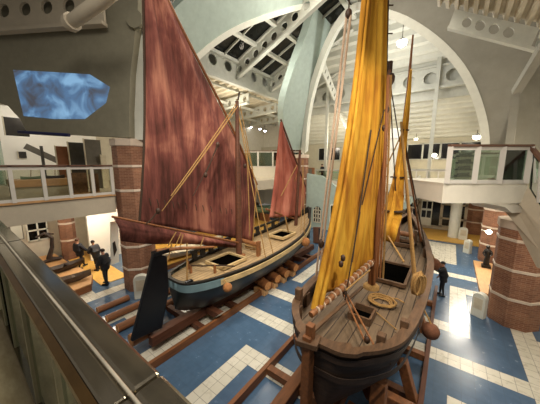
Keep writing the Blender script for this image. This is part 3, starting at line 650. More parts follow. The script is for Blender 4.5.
struct(MB().box(-17.75, -17.55, 4.85, 6.9, 0, 3.7), 'wall_9', M_bright, 'brightly lit white wall behind the visitors')
t = thing('poster', 'white poster with dark figures on the bright wall by the column', 'poster', (-13.4, 5.05, .3))
pq = [PX(113, 240, -13.6), PX(117, 232, -13.6), PX(117.5, 258, -13.6), PX(113.5, 262, -13.6)]
MB().prism([PX(110.5, 222, -13.6), PX(118.5, 221, -13.6), PX(119, 262, -13.6), PX(111, 265, -13.6)], (-.05, 0, 0)).build('board', M_trim, t)
MB().prism([PX(112.5, 243, -13.56), PX(115, 241, -13.56), PX(117, 250, -13.56), PX(114, 257, -13.56)], (-.01, 0, 0)).build('figure_print', M_pic, t)
pz = .35
t = thing('exhibit_platform', 'angular tan wooden exhibit platform left of the visitors', 'platform', (-16, 3, 0))
pl = [(-13.0, 1.2), (-13.35, 3.55), (-14.6, 4.0), (-17.6, 3.7), (-19.9, 3.6), (-20.4, 1.0), (-16, .2)]
MB().prism([Vector((x, y, .0)) for x, y in pl], (0, 0, pz - .03)).build('base', M_timber, t)
MB().prism([Vector((x * 1.001, y, pz - .03)) for x, y in pl], (0, 0, .04)).build('top', M_tan, t)
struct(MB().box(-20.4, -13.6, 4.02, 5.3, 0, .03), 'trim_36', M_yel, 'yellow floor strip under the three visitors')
# anchor
p = PZ(53, 262, pz) + Vector((0, 0, .1)); t = thing('anchor', 'dark rusty anchor standing on the tan platform by the white wall', 'anchor', p)
MB().tube([p + Vector((0, -.15, .15)), p + Vector((0, .05, .8)), p + Vector((.02, .1, 1.35)), p + Vector((0, -.12, 1.62))], [.14, .1, .09, .08], 8).build('shank', M_ironw, t)
MB().tube([p + Vector((.1, -.75, .15)), p + Vector((0, -.4, .02)), p + Vector((0, .0, .1)), p + Vector((0, .4, .02))], [.03, .09, .14, .09], 8).build('arm', M_ironw, t)
MB().tube([p + Vector((-.1, -.55, 1.5)), p + Vector((0, -.2, 1.68)), p + Vector((0, .2, 1.55))], [.05, .07, .05], 8).build('stock', M_ironw, t)
def dug(p, L, w, m, label, rz):
    t = thing('wooden_hull', label, 'boat', p); p = Vector(p); R = []; n = 11
    for k in range(n):
        u = k / (n - 1); s = max(sin(PI * u), .05) ** .6; y = (u - .5) * L; sh = .12 * (2 * u - 1) ** 2
        R += [p + Vector((x * w * s / 2, y, z * .3 + sh)) for x, z in ((-.92, .95), (-1, 1), (-.8, .4), (-.3, 0), (.3, 0), (.8, .4), (1, 1), (.92, .95), (.7, .5), (0, .35), (-.7, .5))]
    MB().add(R, [(k * 11 + j, k * 11 + (j + 1) % 11, (k + 1) * 11 + (j + 1) % 11, (k + 1) * 11 + j) for k in range(n - 1) for j in range(11)] + [tuple(range(11)), tuple(range(10 * 11, 11 * 11))]).build('hull', m, t, smooth=60)
    for u in (-.2, .15): MB().box(p.x - w * .42, p.x + w * .42, p.y + u * L - .06, p.y + u * L + .06, p.z + .24, p.z + .28).build('thwart', m, t)
    t.rotation_euler = (0, 0, rz); return t
dug(PZ(60, 272, pz) + Vector((0, 0, .01)), 2.3, .6, M_ironw, 'dark wooden hull lying on the tan platform nearest the visitors', .12)
dug(PZ(66, 284, pz) + Vector((0, 0, .01)), 2.0, .5, mat('worn_hull', '6a5a4c', .7, var=.4, scale=6), 'worn grey wooden hull lying at the front edge of the tan platform', -.15)
# yellow platform and boats behind the russet boat
t = thing('exhibit_platform', 'yellow wooden platform behind the russet sail boat', 'platform', (-13.6, 11.5, 0))
MB().box(-17, -12.6, 6.6, 19.6, 0, .27).build('base', M_timber, t); MB().box(-17, -12.6, 6.6, 19.6, .27, .32).build('top', M_yel, t)
b1 = dug(Vector((-13.1, 8.9, .34)), 5.2, 1.3, M_cream, 'cream rowing boat on the yellow platform under the russet boom', -.08)
b1.scale = (1, 1, 1.5)
b2_ = dug(PZ(270, 212, 1.1), 4.6, 1.7, M_green, 'pale green small boat on a trestle between the russet sails', -.5); b2_.scale = (1, 1, 2)
pb = PZ(270, 212, 1.1); t = thing('trestle', 'wooden trestle under the pale green small boat', 'trestle', (pb.x, pb.y, .32))
MB().box(pb.x - .6, pb.x + .6, pb.y - 1, pb.y - .85, .32, 1.08).build('leg_frame', M_timber, t); MB().box(pb.x - .6, pb.x + .6, pb.y + .85, pb.y + 1, .32, 1.08).build('leg_frame', M_timber, t)
pb = PZ(256, 206, 1.5) + Vector((-.6, .3, 0)); t = thing('engine', 'dark engine exhibit beside the pale green boat', 'engine', (pb.x, pb.y, 0))
MB().box(pb.x - .5, pb.x + .5, pb.y - .5, pb.y + .5, 0, 1.0).build('base', M_grey, t)
MB().box(pb.x - .35, pb.x + .35, pb.y - .4, pb.y + .4, 1.0, 1.6).tube([pb + Vector((0, 0, -.1)), pb + Vector((0, 0, .5))], .12, 8).tube([pb + Vector((-.4, .1, 0)), pb + Vector((.4, .1, .2))], .1, 8).build('block', M_black, t, bevel=.03)
MB().lathe([(.42, -.05), (.42, .05)], (pb.x + .42, pb.y, 1.45), 14, axis=(1, 0, 0)).build('flywheel', M_ironw, t)
# ------------------------------------------------------------------ boats
def interp(st, n):
    q = spline([(s[0], s[1], s[2]) for s in st], n); r = spline([(s[0], s[3], s[1]) for s in st], n)
    return [(a.x, max(a.y, .01), a.z, b.y) for a, b in zip(q, r)]
def make_hull(cx, st, root, mats, bands, name='hull'):
    """bands: [(u_top, material index)]"""
    S_ = interp(st, 5); nu = 16; b = MB(); n = len(S_); vs = []; Y0, Y1 = st[0][0], st[-1][0]
    for (y, hw, zg, zk) in S_:
        t = (y - Y0) / (Y1 - Y0); ex = .42 + .5 * max(0, (t - .62) / .38) ** 1.3 + .25 * max(0, (.1 - t) / .1)
        for sgn in (-1, 1):
            us = [k / nu for k in range(nu + 1)]
            row = [(cx + sgn * max(hw * (sin(u * PI / 2) ** (ex * 1.6)) * (1 - .03 * max(0, u - .8) * 5), .012), y, zk + (zg - zk) * u) for u in us]
            vs += row
    w = nu + 1; fs = []; ms = []
    def mi(k):
        u = (k + .5) / nu
        for top, m_ in bands:
            if u <= top: return m_
        return bands[-1][1]
    for i in range(n - 1):
        for sd in (0, 1):
            o = (i * 2 + sd) * w; p = ((i + 1) * 2 + sd) * w
            for k in range(nu): fs.append((o + k, p + k, p + k + 1, o + k + 1)); ms.append(mi(k))
        o = i * 2 * w; p = (i + 1) * 2 * w; fs.append((o, o + w, p + w, p)); ms.append(bands[0][1])
    for i in (0, n - 1):
        o = i * 2 * w
        for k in range(nu): fs.append((o + k, o + w + k, o + w + k + 1, o + k + 1)); ms.append(mi(k))
    b.v = [Vector(v) for v in vs]; b.f = [list(f) for f in fs]; b.m = ms
    h = b.build(name, mats, root, smooth=45)
    return S_, h
def edge(S_, cx, inset, dz):
    """closed-at-bow polyline: port bow - stern - starboard bow"""
    L = []
    for y, hw, zg, zk in reversed(S_): L.append(Vector((cx - max(hw - inset, .005), y + (inset if y - S_[0][0] < .2 else 0), zg + dz)))
    for y, hw, zg, zk in S_: L.append(Vector((cx + max(hw - inset, .005), y + (inset if y - S_[0][0] < .2 else 0), zg + dz)))
    return L
def make_deck(S_, cx, drop, root, m, camber=.06):
    b = MB(); vs = []; n = len(S_); c = 9
    for y, hw, zg, zk in S_:
        z = zg - drop
        for k in range(c):
            u = k / (c - 1) * 2 - 1; vs.append((cx + u * max(hw - .05, .01), max(y, S_[0][0] + .06), z + camber * (1 - u * u)))
    b.add(vs, [(i * c + k, i * c + k + 1, (i + 1) * c + k + 1, (i + 1) * c + k) for i in range(n - 1) for k in range(c - 1)])
    return b.build('deck', m, root, smooth=60)
def quad_hatch(pts, z, h, root, mcoam, name='hatch', fl=.09):
    """open hatch: coaming of four boards around a dark opening (pts counter-clockwise, world)"""
    pts = [Vector((p[0], p[1], z)) for p in pts]; b = MB()
    for i in range(4):
        a, c = pts[i], pts[(i + 1) % 4]; b.beam(a + Vector((0, 0, h / 2)), c + Vector((0, 0, h / 2)), fl, h)
    o = b.build(name, mcoam, root, bevel=.008)
    MB().prism([p + Vector((0, 0, .02)) for p in pts], (0, 0, .02)).build('shade_sheet', M_hollow, o); return o  # black sheet paints the shade inside the open hatch
def rect(cx, cy, w, l): return [(cx - w / 2, cy - l / 2), (cx + w / 2, cy - l / 2), (cx + w / 2, cy + l / 2), (cx - w / 2, cy + l / 2)]
def sag(a, b, s, n=8):
    a, b = Vector(a), Vector(b); return [a.lerp(b, k / n) - Vector((0, 0, s * 4 * (k / n) * (1 - k / n))) for k in range(n + 1)]
def cloth(L, R, nrm, nu, nv, amp, fold):
    """sail between two edge polylines (same length), folds pushed along nrm"""
    L = spline(L, 6); R = spline(R, 6); b = MB(); n = len(L) - 1
    def at(A, v): i = min(int(v * n), n - 1); return A[i].lerp(A[i + 1], v * n - i)
    def fn(u, v): return at(L, v).lerp(at(R, v), u) + nrm * (amp * fold(u, v))
    return b.grid(fn, nu, nv)
def sail_part(b, name, m, root, th=.012):
    o = b.build(name, m, root, smooth=80, fix=False)
    s_ = o.modifiers.new('thickness', 'SOLIDIFY'); s_.thickness = th; s_.offset = 0; return o
# ---------- russet sail boat
RX = -7.25
rb = thing('sailing_boat', 'dark hulled sailing boat with two russet red sails on the left', 'boat', (RX, 8, .45))
stR = [(4.1, .02, 2.03, 1.15), (4.12, .38, 2.03, 1.05), (4.25, .64, 2.02, .95), (4.52, .84, 2.01, .8), (4.9, 1.02, 2.0, .65), (5.5, 1.18, 2.0, .55), (6.6, 1.38, 1.99, .5), (8, 1.45, 2.0, .5), (9.8, 1.4, 2.07, .5), (11.4, 1.2, 2.22, .55), (12.6, .86, 2.46, .7), (13.35, .45, 2.72, .85), (13.85, .04, 2.95, 1.05)]
stR = [(y + (.1 if y < 5 else 0), hw * .92, zg + .07, zk) for y, hw, zg, zk in stR]
SR, hl = make_hull(RX, stR, rb, [M_hullg, M_band, M_strake, M_bulw], [(.68, 0), (.82, 0), (1, 3)])
make_deck(SR, RX, .12, rb, M_deckr)
MB().strip(edge(SR, RX, -.02, 0), edge(SR, RX, .09, 0), (0, 0, .05)).build('gunwale', M_bulw, rb)
MB().strip(edge(SR, RX, .03, -.3), edge(SR, RX, .03, .02), (0, 0, .001)).build('bulwark', M_bulw, rb)
half = [s for s in SR if s[0] < 6.0]
def band(Ss, z0, z1, out, name, m, side):
    A = [Vector((RX + side * (hw + out), y, zg + z0)) for y, hw, zg, zk in Ss]; B = [Vector((RX + side * (hw + out), y, zg + z1)) for y, hw, zg, zk in Ss]
    MB().strip(A, B, (side * -.06, .03 if Ss[0][0] < 4 else 0, 0)).build(name, m, rb, smooth=60)
for sd in (-1, 1):
    band([s for s in SR if s[0] < 5.6], -.3, -.05, .03, 'stern_band', M_band, sd)
    band([s for s in SR if 5.3 < s[0] < 13.5], -.27, -.08, .05, 'rubbing_strake', M_strake, sd)
# port side raised wash board with openings
pb_ = [Vector((RX - hw + .02, y, zg)) for y, hw, zg, zk in SR if 5.5 < y < 12]
MB().strip([p + Vector((0, 0, .3)) for p in pb_], [p + Vector((0, 0, .42)) for p in pb_], (.08, 0, 0)).build('wash_rail', M_bulw, rb)
for k in range(1, len(pb_) - 1, 2):
    p = pb_[k]; MB().box(p.x - .02, p.x + .1, p.y - .1, p.y + .1, p.z - .05, p.z + .32).build('rail_post', M_bulw, rb)
# bow post
MB().beam((RX, 13.8, 1.0), (RX, 14.0, 3.25), .2, .3, (0, 1, 0)).build('stem_post', M_bulw, rb, bevel=.03)
MB().prism([(RX - .42, 13.3, 2.62), (RX + .42, 13.3, 2.62), (RX + .06, 13.8, 2.85), (RX - .06, 13.8, 2.85)], (0, 0, .06)).build('bow_plate', M_bulw, rb)
for sd in (-1, 1):
    bb = [Vector((RX + sd * hw, y, zg)) for y, hw, zg, zk in SR if y > 11.3]
    MB().strip([p + Vector((0, 0, .04)) for p in bb], [p + Vector((0, 0, .06 + .26 * k / len(bb))) for k, p in enumerate(bb)], (-sd * .06, 0, 0)).build('bow_bulwark', M_bulw, rb)
# rudder
q = [PX(x, y, RX) for x, y in ((153, 252), (166, 256), (168, 290), (161, 327), (131, 341))]
ru = MB().prism([p - Vector((.07, 0, 0)) for p in q], (.14, 0, 0)).build('rudder', M_black, rb, bevel=.02)
MB().box(RX - .11, RX + .11, q[0].y - .02, q[1].y + .08, q[0].z - .14, q[0].z).build('rudder_head', M_black, ru, bevel=.02)
t0 = Vector((RX, q[0].y + .1, q[0].z)); MB().tube([t0, t0 + Vector((.1, .8, -.12)), t0 + Vector((.25, 2.1, -.4))], [.07, .06, .04], 8).build('tiller', M_spar, ru, smooth=60)
# hatches, fittings
quad_hatch(rect(RX + .1, 6.55, 1.05, 1.25), 2.03, .12, rb, M_strake)
quad_hatch(rect(RX + .15, 10.6, .95, 1.25), 2.18, .14, rb, M_strake)
o = MB().box(RX - .7, RX + .5, 5.75, 5.87, 1.93, 2.02).build('deck_beam', M_strake, rb, bevel=.01)
for x, y in ((-.2, 5.05), (.5, 5.6), (-.6, 5.2)): MB().box(RX + x - .04, RX + x + .04, y - .04, y + .04, 1.9, 2.32).build('stanchion', M_spar, rb, bevel=.01)
MB().tube([(RX - .2, 5.05, 2.3), (RX + .2, 5.3, 2.3), (RX + .5, 5.6, 2.3), (RX + .95, 6.2, 2.17)], .03, 6).build('rail_rope', M_roped, rb)
MB().tube([(RX + .5, 4.4, 2.02), (RX + .52, 4.36, 2.16), (RX + .6, 4.5, 2.18), (RX + .62, 4.58, 2.04)], .05, 8).build('fairlead', M_black, rb)
# masts
def mast_line(pts, X): return [PX(x, y, X) for x, y in pts]
m0, m1 = PX(239, 256, RX), PX(237, 101, RX)
MB().tube([Vector((RX, m0.y, 1.9)), Vector((RX, m0.y + .03, 5)), m1], [.13, .12, .07], 12).build('mast', M_timberd, rb, smooth=60)
MB().box(RX - .22, RX + .22, m0.y - .2, m0.y + .2, 1.9, 2.08).build('mast_step', M_spar, rb, bevel=.03)
MB().tube([PX(238, 100, RX), PX(239.5, 92, RX)], .035, 6).build('mast_tip', M_block, rb)
f0, f1 = PX(295.5, 230, RX), PX(300, 150, RX)
MB().tube([Vector((RX, f0.y, 2.1)), f1], [.11, .07], 12).build('mast', M_timberd, rb, smooth=60)
MB().tube([(RX - .55, m0.y + .55, 2.5), (RX + .7, m0.y + .5, 2.5)], [.1, .1], 10).build('windlass', M_spar, rb, smooth=60)
for x in (-.55, .7): MB().box(RX + x - .06, RX + x + .06, m0.y + .42, m0.y + .6, 1.95, 2.66).build('windlass_post', M_spar, rb)
# main sail
X0 = RX - .42
nx = Vector((1, 0, 0))
yl = lambda pts: [PX(x, y, X0) for x, y in pts]
Lm = yl([(146, -38), (143, 0), (144, 60), (144, 130), (142, 180), (139, 222)])
Rm = yl([(151, -38), (166, 0), (194, 57), (226, 117), (252, 175), (252.5, 240)])
Rm = yl([(152, -38), (166, 0), (192, 52), (226, 118), (255, 184), (252.5, 241)])
def foldm(u, v): return .10 * sin(u * 9 + 1.5 * v) + .05 * sin(u * 26 + 2 * sin(3 * v)) * (.4 + v) + .22 * sin(PI * u) * sin(PI * v) - .12 * (u < .06)
sm_ = sail_part(cloth(Lm, Rm, nx, 70, 60, 1.0, foldm), 'sail', M_redsail, rb)
# dark turned hems
MB().tube([p + Vector((.02, 0, 0)) for p in spline(Lm, 4)], .035, 6).build('leech_rope', M_roped, sm_)
yd = yl([(152, -38), (166, 0), (192, 52), (226, 118), (256, 185)])
MB().tube([p + Vector((.06, .02, .02)) for p in spline(yd, 3)], .05, 8).build('yard', M_mast, rb, smooth=60)
MB().tube([p + Vector((.02, 0, 0)) for p in yl([(256, 185), (252.5, 241)])], .03, 6).build('luff_rope', M_rope, sm_)
# reef points
for k in range(13):
    u = (k + .5) / 13; a = PX(142 + u * 98, 197 + u * 13, X0); d = .16 + foldm(u, .87)
    MB().tube([a + Vector((d, 0, 0)), a + Vector((d + .03, .02, -.14)), a + Vector((d + .02, .03, -.24))], .014, 5).build('reef_point', M_roped, sm_)
# boom with the rolled foot of the sail hanging under it
bm0, bm1 = PX(112, 216.5, RX + .05), PX(240, 243, RX + .05)
MB().tube([bm0, bm0.lerp(bm1, .5), bm1], [.03, .04, .045], 10).build('boom', M_mast, rb, smooth=60)
Lf = yl([(113, 217), (150, 224), (190, 233), (239, 243.5)]); Rf = yl([(121, 241), (150, 244), (190, 244), (238, 248)])
sail_part(cloth(Lf, Rf, nx, 14, 40, 1.0, lambda u, v: .16 * sin(PI * u) + .03 * sin(v * 16 + 3 * u) * sin(PI * u)), 'sail_foot', M_redsail, rb)
for a, b in (((176, 232), (168, 246)), ((181, 233), (175, 247)), ((183, 234), (180, 247)), ((204, 237), (200, 247))):
    MB().tube([PX(a[0], a[1], RX + .2), PX(b[0], b[1], RX + .25)], .018, 5).build('lashing', M_rope, rb)
# rigging ropes of the main sail
for a, b, r, m in (((236, 104), (171, 196), .018, M_rope), ((238, 106), (175, 194), .014, M_rope), ((236, 108), (162, 211), .012, M_rope), ((217, 145), (205, 176), .018, M_roped), ((218, 146), (193, 196), .014, M_roped), ((157, 212), (146, 224), .02, M_roped), ((247, 150), (250, 236), .022, M_rope), ((240, 105), (253, 170), .016, M_rope)):
    MB().tube(sag(PX(a[0], a[1], RX + .42), PX(b[0], b[1], RX + .42), .03), r, 6).build('rigging_rope', m, rb)
for x, y in ((217.5, 144.5), (205.5, 175), (158, 211), (245, 166)):
    c = PX(x, y, RX + .42); MB().sphere(c, .07, 8, 1.4).build('pulley_block', M_block, rb, smooth=80)
MB().tube([PX(187, 243, RX + .1), PZ(187, 281, 2.0)], .025, 6).build('sheet_rope', M_rope, rb)
MB().tube([PX(172, 243, RX), Vector((RX + .1, 4.0, 2.9))], .02, 6).build('sheet_rope', M_rope, rb)
for dx, px in ((1.3, 247), (1.3, 255)):
    a = PX(238, 112, RX); MB().tube([a, Vector((RX + dx, m0.y + (px - 243) * .07, 2.02))], .02, 6).build('shroud', M_rope, rb)
MB().tube([(RX + .45 * cos(t) , m0.y + .95 + .25 * sin(t), 2.05 + .012 * t) for t in [k * .5 for k in range(26)]], .03, 6).build('rope_coil', M_rope, rb)
# fore sail
Lm2 = yl([(280, 122), (277, 150), (273, 185), (268, 217)]); Rm2 = yl([(280.8, 122), (290, 149), (304.5, 186), (301, 216)])
s2 = sail_part(cloth(Lm2, Rm2, nx, 40, 40, 1.0, lambda u, v: .1 * sin(u * 14 + v) * v + .05 * sin(u * 31) * v + .1 * sin(PI * u)), 'sail', M_redsail2, rb)
MB().tube([p + Vector((.05, 0, .02)) for p in yl([(280, 120), (290, 147), (305, 187)])], .05, 8).build('yard', M_timberd, rb, smooth=60)
MB().tube(yl([(266, 209), (285, 216), (303, 221)]), .06, 8).build('boom', M_mast, rb, smooth=60)
MB().tube([PX(297, 165, RX + .3), PX(281, 196, RX + .3)], .02, 6).build('rigging_rope', M_rope, s2)
MB().tube([PX(285, 216, RX + .1), Vector((RX + .2, 11.2, 2.15))], .04, 6).build('sheet_rope', M_rope, rb)
for dx, dy in ((1.0, .6), (1.1, 0), (-1.0, .6)):
    MB().tube([PX(303, 160, RX), Vector((RX + dx * .95, f0.y + dy - 1.2, 2.35))], .018, 6).build('shroud', M_rope, rb)
for k, (x, y, Y) in enumerate(((227.5, 287.5, None), )):
    p = PX(x, y, RX + 1.38); t = thing('fender', 'round tan cork fender hanging on the russet boat stern quarter', 'fender', p)
    MB().sphere(p, .165, 14).build('ball', M_cork, t, smooth=80); MB().tube([p + Vector((0, 0, .14)), Vector((RX + 1.2, p.y, 2.02))], .02, 6).build('rope', M_rope, t)
p = PX(305.5, 242, RX + 1.3); t = thing('fender', 'round brown cork fender hanging near the russet boat bow', 'fender', p)
MB().sphere(p, .25, 14).build('ball', M_cork, t, smooth=80); MB().tube([p + Vector((0, 0, .2)), p + Vector((-.15, 0, .8))], .02, 6).build('rope', M_rope, t)
# ---------- ochre sail boat
OX = -1.72
ob = thing('sailing_boat', 'weathered brown wooden sailing boat with ochre sails in the middle', 'boat', (OX, 8, .45))
stO = [(3.95, .02, 2.54, 1.0), (3.98, .35, 2.54, .95), (4.2, .66, 2.52, .85), (4.62, 1.02, 2.5, .72), (5.2, 1.26, 2.48, .6), (6.5, 1.42, 2.46, .5), (8.5, 1.48, 2.45, .45), (10.2, 1.42, 2.52, .45), (12.2, 1.1, 2.7, .5), (13.8, .7, 2.9, .6), (15.0, .34, 3.06, .8), (15.8, .03, 3.2, 1.1)]
SO, hl = make_hull(OX, stO, ob, [M_hullo, M_gun], [(.86, 0), (1, 0)])
make_deck(SO, OX, .38, ob, M_decko, .08)
MB().strip(edge(SO, OX, -.06, 0), edge(SO, OX, .15, 0), (0, 0, .08)).build('gunwale', M_gun, ob)
MB().strip(edge(SO, OX, .08, -.45), edge(SO, OX, .08, .02), (0, 0, .001)).build('bulwark', M_hullo, ob)
for z0 in (-.22, -.62):
    A = [Vector((OX + sd * (hw * (1 if z0 > -.5 else .975) + .03), y - (.03 if y < 4.3 else 0), zg + z0)) for sd, Ss in ((-1, list(reversed(SO))), (1, SO)) for y, hw, zg, zk in Ss]
    MB().strip(A, [p + Vector((0, 0, .12)) for p in A], (0, .02, 0)).build('wale', M_hullo, ob, smooth=60)
# timber heads along the rail
for i, s in enumerate(SO):
    if i % 4 == 2 and s[0] > 4.6 and s[0] < 14.5:
        for sd in (-1, 1):
            x = OX + sd * (s[1] - .13); MB().box(x - .05, x + .05, s[0] - .09, s[0] + .09, s[2] - .4, s[2] - .0).build('rail_knee', M_gun, ob)
for x, y in ((-1.16, 5.1), (1.2, 5.55), (.9, 4.78)):
    MB().box(OX + x - .08, OX + x + .08, y - .08, y + .08, 2.3, 2.86 if x < 0 else 2.7).build('bollard', M_gun, ob, bevel=.015)
MB().beam((OX, 15.75, 1.0), (OX, 16.1, 3.5), .16, .26, (0, 1, 0)).build('stem_post', M_gun, ob, bevel=.03)
# rudder and tiller
rt_ = Vector((-1.94, 3.86, 2.72)); rr = MB().beam((-1.94, 3.8, .55), rt_ + Vector((0, 0, .02)), .17, .24, (0, 1, 0)).build('rudder', M_timber, ob, bevel=.02)
MB().obox(rt_ + Vector((0, .0, -.12)), (.2, 0.05, 0), (-.03, .16, 0), (0, 0, .06)).build('rudder_head', M_gun, rr, bevel=.015)
MB().obox(rt_ + Vector((.02, .02, .1)), (.075, 0, 0), (0, .075, 0), (0, 0, .13)).build('rudder_stock', M_timber, rr, bevel=.015)
te = PZ(362, 287, 2.4); MB().beam(rt_ + Vector((0, .1, 0)), te, .09, .07).build('tiller', M_gun, rr, bevel=.02)
# hatches
c = PZ(362, 314, 2.25); quad_hatch(rect(c.x, c.y, .5, .55), 2.14, .22, ob, M_gun, fl=.05)
c = PZ(391, 273, 2.2); quad_hatch(rect(c.x + .02, c.y, 1.05, 1.75), 2.18, .12, ob, M_gun)
c = PZ(408, 232, 2.4); quad_hatch(rect(OX + .25, 12.1, .8, .7), 2.4, .16, ob, M_gun)
# masts
a = Vector((OX, 7.65, 2.0)); top = PX(390, 67, OX)
MB().tube([a, a.lerp(top, .5), top], [.12, .1, .06], 12).build('mast', M_mast, ob, smooth=60)
MB().lathe([(.26, 0), (.24, .14), (.17, .2)], (OX, 7.65, 2.08), 12).build('mast_collar', M_rope, ob, smooth=60)
MB().tube([top + Vector((0, 0, -.25)), top + Vector((0, 0, .15))], .07, 8).sphere(top + Vector((.05, -.05, -.35)), .12, 8, 1.5).build('masthead_block', M_block, ob, smooth=60)
a2 = Vector((OX, 11.9, 2.2)); top2 = PX(404, 118, OX); top2 = Vector((OX, 11.9, top2.z))
MB().tube([a2, top2], [.11, .07], 12).build('mast', M_mast, ob, smooth=60)
MB().tube([PX(413, 35, OX + .1), PX(408, 90, OX + .1), PX(399, 165, OX + .1)], [.03, .06, .07], 8).build('yard', M_mast, ob, smooth=60)
# main sail
mv = Vector((OX, 7.65, 0)); ev = Vector((-2.25, 4.62, 0)); dv = (mv - ev).normalized(); nS = Vector((dv.y, -dv.x, 0)); dS = nS.dot(mv) - .1
def PS(x, y, o=0): return P(x, y, nS, dS + o)
LO = [PS(*p) for p in [(366, -34), (362.5, 0), (357, 50), (351, 100), (343.5, 150), (335, 200), (324, 255), (312, 308)]]
RO = [PS(*p) for p in [(387, -34), (386, 0), (385, 50), (384, 100), (382, 150), (379, 205), (375.5, 240), (372, 262)]]
def foldo(u, v): return .16 * sin(PI * u) * sin(PI * min(1, v * 1.0)) + .06 * sin(u * 13 + 2 * v) * (.3 + v) + .03 * sin(u * 33 + v * 3) - .2 * max(0, .22 - u) * (1 + v)
so = sail_part(cloth(LO, RO, nS, 70, 70, 1.0, foldo), 'sail', M_ocsail, ob)
# gathered leech folds
for u0, r in ((.0, .05), (.055, .04)):
    Lq = [a.lerp(b, u0) + nS * (.05 + u0) for a, b in zip(LO, RO)]; MB().tube(spline(Lq, 4), [r + .03 * k / 28 for k in range(29)], 8).build('gathered_fold', M_ocsail, so, smooth=80)
Lq = [a.lerp(b, .995) + nS * .06 for a, b in zip(LO, RO)]; MB().tube(spline(Lq, 4), .025, 6).build('luff_rope', M_roped, so)
for k in range(26):
    i = k / 25 * (len(Lq) - 1); j = min(int(i), len(Lq) - 2); p = Lq[j].lerp(Lq[j + 1], i - j)
    if k % 2 == 0: MB().tube([p, p + Vector((.1, .12, .02))], .018, 5).build('mast_lacing', M_roped, so)
MB().tube([PS(366, -35), PS(388, -35)], .06, 8).build('yard', M_mast, ob)
# boom with lashings
b0, b1 = PS(373, 261, .12), PS(311, 315, .12)
bo = MB().tube([b0, b0.lerp(b1, .5), b1], [.07, .085, .07], 10).build('boom', M_spar, ob, smooth=60)
for k in range(13):
    p = b0.lerp(b1, .06 + k * .073); d = (b1 - b0).normalized(); MB().lathe([(.095, -.03), (.105, 0), (.095, .03)], p, 10, axis=d + Vector((.1, 0, .25))).build('lashing', M_ropep, bo, smooth=60)
# ropes
def rope(p, r, m=M_rope, name='rigging_rope', parent=ob): return MB().tube(p, r, 6).build(name, m, parent)
for k, (xa, xb) in enumerate(((389, 380), (391, 383), (388, 377))):
    rope([PX(xa, 75, OX + .15), PX((xa + xb) / 2 + 1, 170, OX + .2), PX(xb, 278, OX + .25)], .032, (M_spar, M_rope, M_mast)[k])
rope([PX(346, 290, -1.7), PX(370, 270, -1.6)], .02)
rope(sag(PS(371, 130, .25), PS(352, 262, .25), .05), .022, M_roped); rope(sag(PS(384, 110, .25), PS(362, 205, .25), .03), .018, M_roped)
rope([PS(360, 212, .3), PS(345, 300, .3)], .02, M_roped)
for x, y in ((343, 258), (341, 264), (384, 128), (387, 110)):
    MB().sphere(PS(x, y, .3), .06, 8, 1.5).build('pulley_block', M_block, ob, smooth=80)
e0 = PS(345, 294, .1)
for dx in (-.05, .06): rope([e0 + Vector((dx, 0, 0)), PZ(369, 343, 2.5) + Vector((dx * 1.5, 0, 0))], .022, M_spar, 'sheet_rope')
MB().sphere(e0, .07, 8, 1.4).build('pulley_block', M_block, ob, smooth=80); MB().sphere(PZ(367, 340, 2.55), .06, 8, 1.3).build('pulley_block', M_block, ob, smooth=80)
rope([PZ(376, 312, 2.2), PZ(397, 330, 2.2)], .014, M_rope, 'deck_line')
tq = [PX(348.5, 12, -3.0), PX(349, 18, -3.0)]
# port halyard running up to a high block
hb = Vector((OX - 1.36, 6.6, 2.5)); ht = PX(348.5, 16, -2.4)
for d in (-.05, .05): rope([hb + Vector((d, 0, 0)), ht + Vector((d, 0, 0))], .035, M_ropep, 'halyard')
MB().sphere(hb.lerp(ht, .16), .1, 8, 1.6).build('pulley_block', M_block, ob, smooth=80); MB().sphere(ht + Vector((0, 0, .05)), .085, 10, 1.4).build('pulley_block', M_block, ob, smooth=80); rope([ht + Vector((0, 0, .1)), ht + Vector((.05, 0, 3))], .02, M_roped, 'halyard')
# fore sail, furled along its yard
fp = [PX(x, y, OX + .2) for x, y in ((411, 70), (407, 110), (402, 150), (397, 185), (393, 210), (389, 228), (388, 240))]
o = MB(); n = 20
rs = [.05, .12, .2, .3, .42, .46, .3]; sp = spline(fp, 4); rsp = [spline([(r, 0, 0) for r in rs], 4)[i].x for i in range(len(sp))]
vs = []
for i, p in enumerate(sp):
    for k in range(n):
        t = 2 * PI * k / n; r = rsp[i] * (1 + .28 * sin(5 * t + i * .15) + .12 * sin(9 * t - i * .3)); vs.append(p + Vector((r * cos(t) * .55, r * sin(t) * .9, 0)) + Vector((0, 0, .05 * sin(3 * t))))
o.add(vs, [(i * n + k, i * n + (k + 1) % n, (i + 1) * n + (k + 1) % n, (i + 1) * n + k) for i in range(len(sp) - 1) for k in range(n)] + [tuple(range(n)), tuple((len(sp) - 1) * n + k for k in range(n))])
o.build('furled_sail', M_ocsail, ob, smooth=80)
for i in (6, 11, 16): MB().lathe([(rsp[i] * .95, -.02), (rsp[i] * .95, .02)], sp[i], 12).build('gasket', M_roped, ob)
tp = Vector((OX, 11.9, top2.z - .1))
def rail_at(y, sd):
    s = min(SO, key=lambda s: abs(s[0] - y)); return Vector((OX + sd * (s[1] - .05), s[0], s[2] + .05))
for y, sd, r, m in ((9.2, 1, .04, M_rope), (9.35, 1, .04, M_rope), (13.6, 1, .035, M_mast), (12.8, 1, .025, M_roped), (9.4, -1, .03, M_rope), (13.4, -1, .03, M_rope)):
    rope([tp if sd < 0 else PX(401, 122, OX + .1), rail_at(y, sd) if sd < 0 else PZ(*{9.2: (416, 281, 2.4), 9.35: (413.5, 276, 2.4), 13.6: (421, 241, 2.8), 12.8: (425, 246, 2.75)}[y])], r, m, 'shroud')
